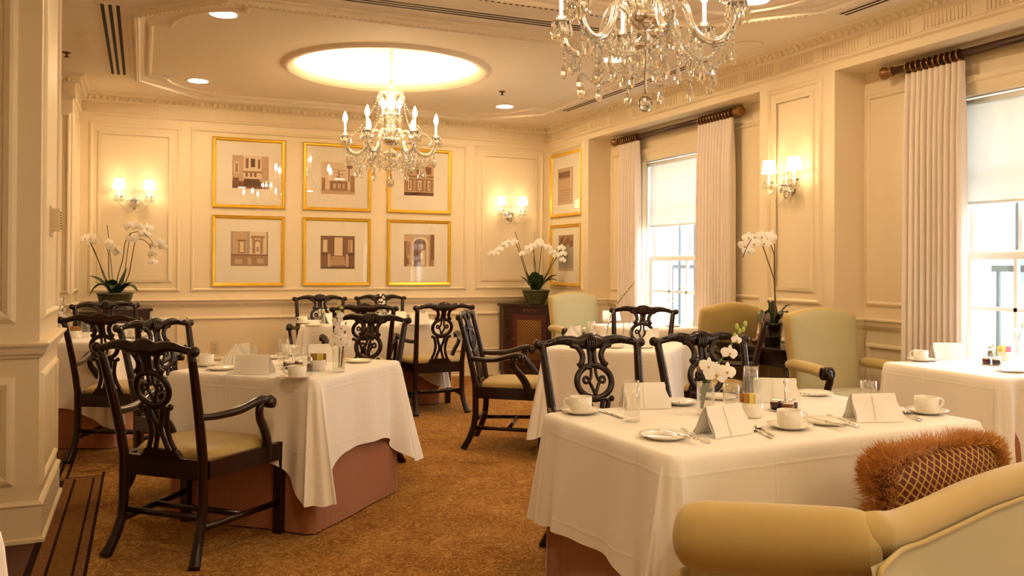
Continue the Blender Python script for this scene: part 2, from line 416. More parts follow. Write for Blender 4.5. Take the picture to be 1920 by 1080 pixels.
tray(2.04, 5.80, 9.33, 'trim_3'); tray(2.06, 1.55, 5.05, 'trim_4')

# ---- crown moulding: egg-and-dart over a fluted frieze
def crown(path, name, base=0):
    g = G(); mp = lambda x, y, h: (x, y, CZ-h)
    g.mould(path, [(.105, 0), (.10, .018), (.075, .024), (.07, .03), (.05, .075), (.03, .082), (.022, .088), (.016, .19), (.03, .20), (.024, .214), (.006, .222), (0, .226)], mp, closed=False)
    for a, b in zip(path, path[1:]):
        a, b = V(a), V(b); d = (b-a); l = d.length; d.normalize(); nn = V((-d.y, d.x)); m = int(l/.062)
        if l < .15: m = max(1, m)
        for i in range(m):
            p = a+d*((i+.5)*l/m)+nn*.062; g.ball((p.x, p.y, CZ-.052), (.021,.021,.026), 8, 5)
            p = a+d*(i*l/m)+nn*.058; g.ball((p.x, p.y, CZ-.056), (.007,.007,.022), 5, 4)
        m = int(l/.028)
        for i in range(m):
            if i % 16 > 12: continue
            p = a+d*((i+.5)*l/m)+nn*.018; ang = math.atan2(d.y, d.x)
            g.box(-.008, .008, -.006, .006, -.182, -.098, 0, Matrix.Translation((p.x, p.y, CZ))@Matrix.Rotation(ang, 4, 'Z'))
    struct(name, g, PAINT)
crown([(XR, YB), (XL, YB)], 'trim_5')
crown([(XR, YN), (XR, YB)], 'trim_6')
crown([(XL, YB), (XL, 8.80), (XL-.75, 8.80)], 'trim_7')

# ---- panel mouldings, chair rails, baseboards
MB_ = lambda u, z, h: (u, YB-h, z)                 # back wall
MR_ = lambda u, z, h: (XR-h, u, z)                 # right wall
MA_ = lambda u, z, h: (XA-h, u, z)                 # window wall of an alcove
MPS = lambda u, z, h: (PX+h, u, z)                 # pier, side towards the room
MPF = lambda u, z, h: (u, PY0-h, z)                # pier, face towards the camera
PROF = [(.03, 0), (.026, .010), (.016, .018), (.006, .016), (-.004, .008), (-.01, 0)]
def frame(g, u0, u1, z0, z1, mp, prof=PROF, flip=False):
    p = [(u0, z0), (u1, z0), (u1, z1), (u0, z1)]
    g.mould(p if not flip else p[::-1], [(o if not flip else -o, h) for o, h in prof] if False else prof, mp)
def raised(g, u0, u1, z0, z1, mp):
    frame(g, u0, u1, z0, z1, mp); d = .075
    frame(g, u0+d, u1-d, z0+d+.015, z1-d, mp, [(-.004, 0), (.004, .012), (.030, .016), (.036, .016), (.036, .012)])
RAIL = [(.875, 0), (.878, .012), (.892, .016), (.897, .026), (.925, .034), (.938, .045), (.948, .046), (.953, .03), (.955, 0)]
BASE = [(0, .028), (.016, .028), (.022, .016), (.165, .015), (.178, .022), (.188, .012), (.195, 0)]
def hrun(g, u0, u1, mp, prof):
    vs = []; k = len(prof)
    for u in (u0, u1): vs += [mp(u, z, h) for z, h in prof]
    g.add(vs, [(a, a+1, k+a+1, k+a) for a in range(k-1)] + [tuple(range(k)), tuple(range(2*k-1, k-1, -1))], 0, False)
g = G()
raised(g, -.50, .355, 1.04, 2.76, MB_); frame(g, .471, 3.566, 1.04, 2.765, MB_); raised(g, 3.69, 4.588, 1.045, 2.765, MB_)
frame(g, -.50, .355, .30, .76, MB_); frame(g, .44, 3.566, .30, .76, MB_); frame(g, 3.69, 4.588, .30, .76, MB_)
hrun(g, XL, XR, MB_, RAIL); struct('trim_8', g, PAINT)
g = G(); hrun(g, XL, XR, MB_, BASE); struct('baseboard_back', g, PAINT)
g = G()
raised(g, 4.95, 5.545, 1.05, 2.745, MR_); frame(g, 8.72, 9.56, 1.06, 2.75, MR_); frame(g, 4.95, 5.545, .30, .76, MR_); frame(g, 8.72, 9.56, .30, .76, MR_)
frame(g, 1.04, 1.63, 1.05, 2.745, MR_)
for a, b in ((ALC[2][1], YB), (ALC[1][1], ALC[2][0]), (ALC[0][1], ALC[1][0]), (YN, ALC[0][0])): hrun(g, a, b, MR_, RAIL)
for (a, b), (w0, w1) in zip(ALC, WIN):
    for u0, u1 in ((a, w0-.13), (w1+.13, b)):
        if u1-u0 > .25:
            frame(g, u0+.07, u1-.03, 1.05, 2.60, MA_); frame(g, u0+.07, u1-.03, .30, .76, MA_)
        hrun(g, u0, u1, MA_, RAIL)
    # side cheeks of the alcove
    hrun(g, XR, XA, lambda u, z, h, b=b: (u, b-h, z), RAIL); hrun(g, XR, XA, lambda u, z, h, a=a: (u, a+h, z), RAIL)
    # window architrave and sill
    W = [(w0, WZ0), (w1, WZ0), (w1, WZ1), (w0, WZ1)]
    g.mould(W, [(.006, -.05), (.006, .014), (-.03, .02), (-.07, .022), (-.085, .034), (-.115, .036), (-.12, 0)], MA_)
    g.box(XA-.045, XA+.06, w0-.15, w1+.15, WZ0-.05, WZ0-.005)
struct('trim_9', g, PAINT)
g = G()
for a, b in ((ALC[2][1], YB), (ALC[1][1], ALC[2][0]), (ALC[0][1], ALC[1][0]), (YN, ALC[0][0])): hrun(g, a, b, MR_, BASE)
for (a, b) in ALC: hrun(g, a, b, MA_, BASE)
struct('baseboard_right', g, PAINT)
g = G()
frame(g, 4.72, 5.47, 1.06, 2.86, MPS); frame(g, 4.72, 5.47, .26, .79, MPS); frame(g, -1.45, -.56, 1.055, 2.86, MPF, [(.05,0),(.045,.012),(.02,.022),(.006,.018),(-.01,.006),(-.012,0)]); frame(g, -1.45, -.56, .285, .775, MPF, [(.05,0),(.045,.012),(.02,.022),(.006,.018),(-.01,.006),(-.012,0)])
g.mould([(PX, PY1), (PX, PY0), (-1.9, PY0)], [(0, 0)], lambda x, y, h: (x, y, h), closed=False) if False else None
pp = [(-1.9, PY0), (PX, PY0), (PX, PY1), (-1.9, PY1)]
g.mould(pp, [(-h, z) for z, h in RAIL], lambda x, y, h: (x, y, h), closed=False); struct('trim_10', g, PAINT)
g = G(); g.mould(pp, [(-h, z) for z, h in [(0,.03),(.02,.03),(.028,.016),(.17,.015),(.182,.022),(.192,.012),(.198,0)]], lambda x, y, h: (x, y, h), closed=False); struct('baseboard_pier', g, PAINT)
g = G(); frame(g, -.71, -.62, 1.05, 2.7, lambda u, z, h: (u, 8.8-h, z)); hrun(g, XL-.75, XL, lambda u, z, h: (u, 8.8-h, z), RAIL); hrun(g, 8.80, YB, lambda u, z, h: (XL+h, u, z), RAIL); frame(g, 8.88, 9.57, 1.05, 2.72, lambda u, z, h: (XL+h, u, z)); struct('trim_11', g, PAINT)

# ---- windows
for i, (w0, w1) in enumerate(WIN):
    wn = thing('window_%d' % (3-i), None, None); wn['kind'] = 'structure'
    g = G(); zm = 1.41; zt = WZ1; ncol = 4
    for zz0, zz1, xx in ((WZ0+.01, zm+.02, 5.045), (zm-.02, zt, 5.09)):
        g.box(xx, xx+.045, w0, w0+.05, zz0, zz1); g.box(xx, xx+.045, w1-.05, w1, zz0, zz1)
        g.box(xx, xx+.045, w0+.05, w1-.05, zz0, zz0+.055); g.box(xx, xx+.045, w0+.05, w1-.05, zz1-.045, zz1)
        for c in range(1, ncol):
            y = w0+.05+(w1-w0-.1)*c/ncol; g.box(xx+.008, xx+.037, y-.012, y+.012, zz0+.055, zz1-.045)
        if zz0 < 1:
            for z in (1.065,): g.box(xx+.008, xx+.037, w0+.05, w1-.05, z-.012, z+.012)
        else:
            g.box(xx+.008, xx+.037, w0+.05, w1-.05, 1.95, 1.974)
    g.box(5.0, 5.14, w0-.005, w0+.012, WZ0, zt); g.box(5.0, 5.14, w1-.012, w1+.005, WZ0, zt); g.box(5.0, 5.14, w0, w1, zt-.012, zt+.005)
    g.build('sash_frame', WHITEW, wn)
    g = G(); g.box(5.066, 5.070, w0+.03, w1-.03, WZ0+.03, zm); g.build('glass_pane', WPANE, wn)
    g = G(); g.box(5.111, 5.115, w0+.03, w1-.03, zm, zt-.02); g.build('glass_pane', WPANE, wn)
    b = thing('roller_blind', ('white roller blind in the window beside the viewpoint, out of view', 'white roller blind drawn half down in the window at the right edge', 'white roller blind drawn half down in the far window')[i], 'blind', (5.01, (w0+w1)/2, zt-.04))
    hw = (w1-w0)/2-.016
    g = G(); g.tube([(0, -hw, 0), (0, hw, 0)], .020, 12); g.build('roller_tube', WHITEW, b)
    g = G(); g.box(.017, .0185, -hw+.01, hw-.01, 1.765-zt+.04, .0); g.build('blind_cloth', BLIND, b)
    g = G(); g.tube([(.018, -hw+.01, 1.755-zt+.04), (.018, hw-.01, 1.755-zt+.04)], .011, 8); g.build('bottom_bar', WHITEW, b)

# ---- outside the windows: pavement, iron railing, hedge and a pale building
g = G(); g.box(5.31, 40, -25, 35, -.6, -.5); o = struct('ground_outside', g, STONE)
rl = thing('iron_railing', 'blue-grey iron railing with upright bars outside the windows', 'railing', (5.95, 0, -.5))
g = G()
for z in (.25, 1.80): g.box(-.02, .02, 0.5, 9.5, z, z+.05)
g.build('rail', IRON, rl)
g = G()
for k in range(58):
    y = .6+k*.155
    g.box(-.012, .012, y-.012, y+.012, 0, 2.6 if k % 2 == 0 else 1.82)
g.build('bars', IRON, rl); rl.children[1].name = 'bar_row'; rl.children[1]['kind'] = 'stuff'
g = G()
random.seed(3)
for k in range(160): g.ball((9.2+random.uniform(-.4,.4), random.uniform(-8, 14), -.5+random.uniform(.1,1.1)), random.uniform(.18,.4), 7, 5)
tag(g.build('hedge', HEDGE), 'clipped green hedge along the pavement outside the windows', 'hedge', kind='stuff')
bd = thing('street_building', 'pale stone building across the street seen through the windows', 'building', (34, 4, -.5))
g = G(); g.box(0, 3, -20, 26, 0, 6.5); g.build('facade', STONE, bd)
for k in range(12):
    for z in (1.2, 4.0):
        g = G(); g.box(-.04, .02, -16+k*3.2, -14.6+k*3.2, z, z+2.1); g.build('window', IRON, bd)
# ================================================================== CHAIRS
def yb(z):                                            # lean of the chair back
    t = (z-.44)/.52; return -.225-.12*max(t, 0)**1.25 if z > .44 else -.225-.085*(max(0, .24-z)/.24)**1.8
def make_armchair():
    t = thing('armchair', '', 'chair')
    g = G()                                           # drop-in seat
    def seat(u, v):
        a = 2*pi*u; c, s_ = cos(a), sin(a); k = 2.0/5
        x = math.copysign(abs(c)**k, c); y = math.copysign(abs(s_)**k, s_)
        r = min(1, v*1.0); rr = [1, 1.0, .985, .93, .8, .55, .28, .0][int(round(v*7))]; z = [.425, .452, .468, .481, .490, .496, .499, .50][int(round(v*7))]
        w = .228+.052*(y*rr+1)/2; return (x*rr*w, .03+y*rr*.228, z)
    g.grid(seat, 40, 7, cu=True); g.build('seat', SEAT, t)
    g = G()                                           # seat rails
    def quad(p, q, w, z0, z1):
        p, q = V((*p, 0)), V((*q, 0)); d = (q-p).normalized(); n_ = V((-d.y, d.x, 0))*w/2
        vs = [(p+n_), (q+n_), (q-n_), (p-n_)]
        g.add([(a.x, a.y, z0) for a in vs]+[(a.x, a.y, z1) for a in vs], [(0,3,2,1),(4,5,6,7),(0,1,5,4),(1,2,6,5),(2,3,7,6),(3,0,4,7)], 0, False)
    quad((-.225,-.22), (.225,-.22), .035, .365, .455); quad((-.28,.262), (.28,.262), .035, .375, .452)
    quad((-.232,-.21), (-.288,.262), .035, .37, .452); quad((.288,.262), (.232,-.21), .035, .37, .452)
    g.build('seat_frame', WOOD, t)
    for s in (-1, 1):
        g = G(); g.rbox(s*.283-.024, s*.283+.024, .24, .288, 0, .455, .005); g.build('leg', WOOD, t)
    for s in (-1, 1):                                 # back leg running on into the back post
        g = G(); zs = [0, .012, .03, .08, .16, .25, .36, .46, .56, .68, .80, .90, .955]
        P = []; A = []; B = []
        for z in zs:
            x = s*(.222+.026*(max(0, .15-z)/.15)**1.5 + .030*max(0, (z-.45)/.5)**1.3)
            P.append((x, yb(z), z)); w = .022 if z > .06 else .022+.006*(1-z/.06)
            A.append(w*(1.05 if z < .5 else 1.05-.18*(z-.5)/.45)); B.append((.022 if z < .5 else .022*(1-.2*(z-.5)/.45))*1.05)
        g.tube(P, A, 10, N=(0, 1, .15), b=B); g.build('back_leg', WOOD, t)
    # crest rail with eared ends and a carved centre leaf
    g = G()
    st = [(0, 1.003, .925), (.03, .997, .922), (.055, .986, .925), (.075, .985, .930), (.10, .991, .938), (.135, .993, .946), (.17, .987, .947), (.205, .976, .942), (.235, .968, .936), (.262, .970, .932), (.278, .966, .934)]
    full = [(-x, a, b) for x, a, b in st[:0:-1]] + st
    P = [(x, yb((a+b)/2)-.004+.25*x*x*.3, (a+b)/2) for x, a, b in full]
    g.tube(P, .016, 10, N=(0, 0, 1), b=[(a-b)/2 for x, a, b in full])
    for s in (-1, 1):
        g.ball((s*.272, yb(.95)-.003, .951), (.024, .022, .024), 10, 7)
        for k in range(3):                            # carved sprays
            x = s*(.10+.045*k); g.tube([(x, yb(.97)+.012, .962), (x+s*.02, yb(.97)+.020, .974), (x+s*.045, yb(.97)+.014, .970-.006*k)], [.003, .006, .002], 6)
    for k in range(-2, 3):
        g.tube([(k*.007, yb(.95)+.016, .90), (k*.012, yb(.96)+.022, .95), (k*.011, yb(.98)+.017, .99-.004*abs(k))], [.003, .007, .003], 6)
    g.build('crest_rail', WOOD, t)
    # pierced splat
    g = G(); tilt = (0, 1, .2)
    def strip(pts, w, th=.011, n=5, closed=False, off=0):
        w *= 1.14
        p = cat_rom([(x, 0, z) for x, z in pts], n, closed)
        g.tube([(q.x, yb(q.z)+off, q.z) for q in p], w, 8, N=tilt, b=th, closed=closed)
    for s in (-1, 1):
        strip([(s*.105, .945), (s*.072, .935), (s*.052, .905), (s*.050, .88), (s*.060, .857), (s*.076, .846)], .013)
        strip([(s*.016, .945), (s*.011, .90), (s*.013, .862), (s*.020, .845)], .0105)
        strip([(s*.012, .846), (s*.012, .815), (s*.018, .788), (s*.030, .772), (s*.046, .766), (s*.055, .778), (s*.048, .793), (s*.035, .791), (s*.033, .780)], .0065, .009)
        strip([(s*.026, .770), (s*.013, .742), (s*.0, .708)], .007, .009)
        g.ball((s*.082, yb(.69)+.001, .690), (.015, .013, .015), 8, 6)
        g.ball((s*.066, yb(.86)+.003, .855), (.014, .014, .011), 8, 6)
        strip([(s*.058, .690), (s*.062, .672), (s*.050, .63), (s*.046, .585), (s*.055, .535), (s*.074, .492)], .011)
        strip([(s*.036, .685), (s*.026, .645), (s*.010, .600), (s*.010, .570), (s*.024, .525), (s*.036, .488)], .0105)
        g.ball((s*.03, yb(.84)+.010, .838), (.020, .010, .010), 8, 5)
    strip([(.090*cos(2*pi*k/20), .772+.076*sin(2*pi*k/20)) for k in range(20)], .0135, .012, 2, True)
    strip([(-.05, .692), (0, .688), (.05, .692)], .012)
    poly = [(-.125, .445), (.125, .445), (.10, .468), (.085, .492), (-.085, .492), (-.10, .468)]
    g.prism(poly, -.014, .014, lambda x, y, h: (x, yb(y)+h, y))
    g.build('splat', WOOD, t)
    for s in (-1, 1):
        g = G()                                       # arm with scrolled hand hold
        p = cat_rom([(s*.232, -.268, .655), (s*.252, -.17, .648), (s*.282, -.06, .656), (s*.306, .04, .684), (s*.314, .095, .690), (s*.315, .130, .680), (s*.315, .135, .664)], 5)
        m = len(p); g.tube(p, [.021+.008*min(1, i/(m*.6)) for i in range(m)], 10, N=(0, 0, 1), b=[.018+.005*(i/m) for i in range(m)])
        g.tube([(s*.315-.029, .122, .668), (s*.315+.029, .122, .668)], .026, 12)
        g.build('armrest', WOOD, t)
        g = G()
        p = cat_rom([(s*.280, .165, .375), (s*.282, .165, .43), (s*.287, .150, .49), (s*.297, .110, .55), (s*.307, .068, .60), (s*.311, .058, .645), (s*.312, .075, .672)], 4)
        m = len(p); g.tube(p, [.033-.010*min(1, i/(m*.7)) for i in range(m)], 8, N=(1, 0, 0), b=.018); g.build('arm_support', WOOD, t)
    g = G()
    for s in (-1, 1): g.tube([(s*.226, -.23, .155), (s*.282, .25, .155)], .011, 4, N=(0, 0, 1), b=.018)
    g.tube([(-.252, .02, .155), (.252, .02, .155)], .011, 4, N=(0, 0, 1), b=.018); g.tube([(-.222, -.228, .20), (.222, -.228, .20)], .010, 4, N=(0, 0, 1), b=.018)
    g.build('stretcher', WOOD, t)
    return t
CH = 'pierced-back mahogany armchairs'
CHAIRS = [
 (.245, 4.345, 46.9, 'dark mahogany armchair nearest the cream pier, back turned, at the salmon-skirted table'),
 (-.09, 6.53, 62, 'dark armchair just beyond the pier, back turned, at the half-hidden table'),
 (.295, 5.375, -50, 'dark armchair with carved crest facing the camera on the left side of the salmon-skirted table'),
 (-.19, 8.02, -72, 'dark armchair with only its crest showing below the left corner orchid pot'),
 (1.23, 5.50, -129, 'dark armchair facing the camera at the right rear of the salmon-skirted table'),
 (1.78, 7.52, 83, 'dark armchair half hidden behind another chair, at the long table below the pictures'),
 (1.73, 9.10, -100, 'dark armchair against the back wall below the staircase photograph, facing the camera'),
 (2.44, 9.10, -95, 'dark armchair against the back wall with a white orchid spray before it'),
 (2.44, 7.53, 93, 'dark armchair with pale seat showing, at the right end of the long picture-wall table'),
 (2.53, 5.86, -31.5, 'dark armchair seen from its side in mid room, facing right, whole gold seat visible'),
 (1.98, 3.335, -95, 'dark armchair facing the camera behind the left end cup of the nearest table'),
 (2.61, 3.30, -94, 'dark armchair facing the camera behind the orchid bud vase on the nearest white table'),
 (3.63, 5.91, -134, 'dark armchair facing the camera in front of the far bright window'),
 (3.86, 5.13, 140, 'dark armchair seen edge-on beside the black orchid pot, facing left'),
]
for x, y, a, lb in CHAIRS: spawn('chair', make_armchair, lb, (x, y, 0), radians(a-90), CH)

# ---- upholstered armchairs in the alcoves
def slab(g, outline, t, r, mp, mi=0, puff=0.0, back=None):
    """cushion-like slab: outline in a plane, thickness t, rounded rim r"""
    cx = sum(p[0] for p in outline)/len(outline); cy = sum(p[1] for p in outline)/len(outline); n = len(outline)
    rows = [(.0, -1), (.35, -1), (.7, -.99), (1-r*1.2, -.96), (1-r*.45, -.8), (1-r*.1, -.45), (1, 0), (1-r*.1, .45), (1-r*.45, .8), (1-r*1.2, .96), (.7, .99), (.35, 1), (0, 1)]
    vs = []; fs = []
    for k, h in rows:
        b = puff*(1-k*k)*(1 if h > 0 else -1)
        vs += [mp(cx+(x-cx)*k, cy+(y-cy)*k, h*t/2+b) for x, y in outline]
    for j in range(len(rows)-1):
        for i in range(n): fs.append((j*n+i, j*n+(i+1) % n, (j+1)*n+(i+1) % n, (j+1)*n+i))
    b0 = len(g.mi); g.add(vs, fs, mi, True)
    if back is not None:
        for q in range(b0, b0+8*n): g.mi[q] = back
    return g
def rounded(pts, n=6): return [(p.x, p.y) for p in cat_rom([(x, y, 0) for x, y in pts], n, True)]
def make_upholstered():
    t = thing('upholstered_armchair', '', 'chair')
    out = [(-.26,.42), (-.275,.6), (-.285,.8), (-.29,.95), (-.275,1.0), (-.22,1.012), (-.12,1.035), (0,1.045), (.12,1.035), (.22,1.012), (.275,1.0), (.29,.95), (.285,.8), (.275,.6), (.26,.42), (.12,.40), (-.12,.40)]
    g = G(); slab(g, rounded(out, 3), .11, .16, lambda x, z, h: (x, -.25-.16*(z-.42)+h, z), puff=.015, back=1); g.build('backrest', [CELADON, OLIVE], t)
    g = G(); slab(g, rounded([(-.29,-.24), (.29,-.24), (.30,0), (.31,.30), (.27,.33), (-.27,.33), (-.31,.30), (-.30,0)], 3), .17, .13, lambda x, y, h: (x, y, .40+h), puff=.012); g.build('seat', CELADON, t)
    for s in (-1, 1):
        g = G(); p = cat_rom([(s*.30,-.26,.655), (s*.305,-.1,.66), (s*.315,.08,.655), (s*.32,.17,.64)], 5); g.tube(p, [.03,.036]+[.042]*(len(p)-2), 12, N=(0,0,1), b=[.028,.034]+[.038]*(len(p)-2)); g.build('arm_pad', OLIVE, t)
        g = G(); p = cat_rom([(s*.32,.16,.645), (s*.32,.215,.64), (s*.32,.225,.60), (s*.318,.20,.54), (s*.312,.19,.47), (s*.305,.21,.38), (s*.30,.24,.34)], 5); m = len(p)
        g.tube(p, [.034-.012*min(1, i/(m*.4)) for i in range(m)], 10, N=(1,0,0), b=.024)
        g.tube([(s*.32-.032,.195,.645), (s*.32+.032,.195,.645)], .042, 14)
        for k in range(10): g.ball((s*.32+.033*cos(0), .195+.025*cos(2*pi*k/10), .645+.025*sin(2*pi*k/10)), .008, 6, 4); g.ball((s*.32-.033, .195+.025*cos(2*pi*k/10), .645+.025*sin(2*pi*k/10)), .008, 6, 4)
        g.build('carved_arm_support', WOOD, t)
        g = G(); g.tube([(s*.27,.28,.36), (s*.275,.285,0)], [.026,.02], 4); g.build('leg', WOOD, t)
        g = G(); g.tube([(s*.24,-.24,.36), (s*.235,-.26,.18), (s*.23,-.32,0)], [.026,.022,.02], 4); g.build('leg', WOOD, t)
    return t
for x, y, a, lb in (
    (4.33, 8.02, -93, 'pale upholstered armchair beside the corner cabinet, left of the far window'),
    (4.36, 5.99, 92, 'upholstered armchair with its olive back turned, in front of the far window\'s right curtain'),
    (4.38, 4.38, -98, 'pale upholstered armchair with dark scrolled arm ends, beside the black orchid pot')):
    spawn('uph', make_upholstered, lb, (x, y, 0), radians(a-90), 'upholstered armchairs by the windows')

# ---- foreground settee seen from behind
st = thing('settee', 'olive velvet settee with rolled arm in the foreground, seen from behind', 'sofa', (1.70, 1.62, 0))
def path_roll(g, pts, rads, n=20, mi=0, squash=.95, cap=True):
    p = cat_rom(pts, 8); m = len(p); R_ = [0]*m
    for i in range(m):
        u = i/(m-1)*(len(rads)-1); k = min(int(u), len(rads)-2); R_[i] = rads[k]+(rads[k+1]-rads[k])*(u-k)
    g.tube(p, R_, n, mi=mi, N=(0,0,1), b=[r*squash for r in R_]); return p
a_dir = V((cos(radians(131)), sin(radians(131)))); b_dir = V((cos(radians(10)), sin(radians(10))))
g = G()                                               # rolled arm, round at its front end
A0 = .0; ap = lambda d, z: (a_dir.x*d, a_dir.y*d, z)
path_roll(g, [ap(-.025,.630), ap(-.018,.630), ap(.005,.629), ap(.04,.626), ap(.10,.620), ap(.28,.603), ap(.42,.592), ap(.475,.589), ap(.50,.588), ap(.512,.588)], [.01,.055,.080,.092,.096,.100,.100,.088,.06,.012])
g.build('rolled_arm', OLIVE, st)
g = G()                                               # arm body under the roll
def quadwall(p0, p1, th, z0, z1a, z1b):
    d = (V(p1)-V(p0)).normalized(); n_ = V((-d.y, d.x))*th/2; P = [V(p0)+n_, V(p1)+n_, V(p1)-n_, V(p0)-n_]
    zz = [z1a, z1b, z1b, z1a]
    g.add([(p.x, p.y, z0) for p in P]+[(p.x, p.y, z) for p, z in zip(P, zz)], [(0,3,2,1),(4,5,6,7),(0,1,5,4),(1,2,6,5),(2,3,7,6),(3,0,4,7)], 0, False)
quadwall((0,0), a_dir*.455, .10, .12, .62, .585)
g.build('arm_panel', CELADON, st)
bt = [(-.05, .652), (0, .655), (.10, .648), (.25, .660), (.45, .680), (.70, .690), (1.0, .685), (1.35, .67)]
g = G(); path_roll(g, [(b_dir.x*d, b_dir.y*d, z) for d, z in bt], [.035,.058,.053,.050,.052,.054,.054,.054], squash=1.0); g.build('back_roll', OLIVE, st)
g = G()                                               # outside back panel with slight bow
n_b = V((-b_dir.y, b_dir.x))
def zt_(d):
    for (d0, z0), (d1, z1) in zip(bt, bt[1:]):
        if d <= d1: return z0+(z1-z0)*(d-d0)/(d1-d0)
    return bt[-1][1]
def bp(u, v):
    d = -.185+1.56*u; o = -.056-.04*sin(pi*v)-.06*exp(-((d+.185)/.16)**2); return (b_dir.x*d+n_b.x*o, b_dir.y*d+n_b.y*o, .10+(zt_(max(0, d))-.012-.10)*v)
g.grid(bp, 40, 10); g.grid(lambda u, v: (b_dir.x*1.38*u+n_b.x*.06, b_dir.y*1.38*u+n_b.y*.06, .10+(zt_(1.38*u)-.10)*v), 20, 2); g.build('back_panel', CELADON, st)
g = G(); p = [V(bp(0.006, k/10)) for k in range(10)] + [V(bp(.010, .96)), V(bp(.02, .985))] + [V(bp(.03+.02*k, .995)) for k in range(1, 48)]
g.tube([q-V((n_b.x, n_b.y, 0))*.008 for q in p], .0065, 8); g.build('piping', OLIVE, st)
g = G(); g.ball((a_dir.x*.46, a_dir.y*.46, .43), (.075,.075,.07), 14, 9); g.ball((a_dir.x*.43+b_dir.x*.06, a_dir.y*.43+b_dir.y*.06, .36), (.09,.09,.05), 14, 9); g.build('front_roll', OLIVE, st)
g = G()
quadwall(a_dir*.02+b_dir*.05, a_dir*.02+b_dir*1.3, .1, .1, .3, .3)
sc = b_dir*.66+n_b*.27
slab(g, rounded([(sc.x+b_dir.x*a+n_b.x*b, sc.y+b_dir.y*a+n_b.y*b) for a, b in ((-.60,-.22),(.6,-.22),(.62,0),(.6,.20),(-.6,.20),(-.62,0))], 4), .20, .08, lambda x, y, h: (x, y, .36+h)); g.build('seat_cushion', OLIVE, st)
g = G()
for a, b in ((.06,.0), (1.3,.0), (.1,.42), (1.28,.42)):
    g = G(); q = b_dir*a+n_b*b; g.tube([(q.x, q.y, .14), (q.x, q.y, 0)], [.03,.02], 4); g.build('leg', WOOD, st)
# front of the seat seen under the arm
# fringed cushion standing on the seat against the back
cu = thing('fringed_cushion', 'dark red lattice cushion with rust fringe propped in the olive settee', 'cushion', (2.285, 1.905, .615), radians(12))
def sq(k): return [(.325*math.copysign(abs(cos(a))**.38, cos(a)), .155*math.copysign(abs(sin(a))**.38, sin(a))) for a in [2*pi*i/40 for i in range(40)]]
LEAN = .32
g = G(); slab(g, sq(0), .09, .22, lambda x, z, h: (x, h+LEAN*(z)*.6, z), puff=.02); g.build('cushion_cover', LATT, cu)
g = G(); random.seed(5); o = sq(0)
for i in range(17000):
    u = random.random()*40; k = int(u) % 40; q = V(o[k]).lerp(V(o[(k+1) % 40]), u-int(u)); d = q.normalized()
    q = q*random.uniform(.93, 1.02); L = random.uniform(.022, .046); sw = random.uniform(-.03, .03); hy = random.uniform(-.045, .045)
    p0 = V((q.x, LEAN*.6*q.y+hy*.5, q.y)); p1 = p0+V((d.x*L-d.y*sw, hy, d.y*L+d.x*sw)); w = V((-d.y, .3, d.x))*.0013
    m_ = p0.lerp(p1, .55)+V((0, hy*.3, 0)); g.add([p0-w, p0+w, m_+w*.9, m_-w*.9, p1], [(0,1,2,3),(3,2,4)], 0, False)
g.build('fringe', FRINGE, cu)

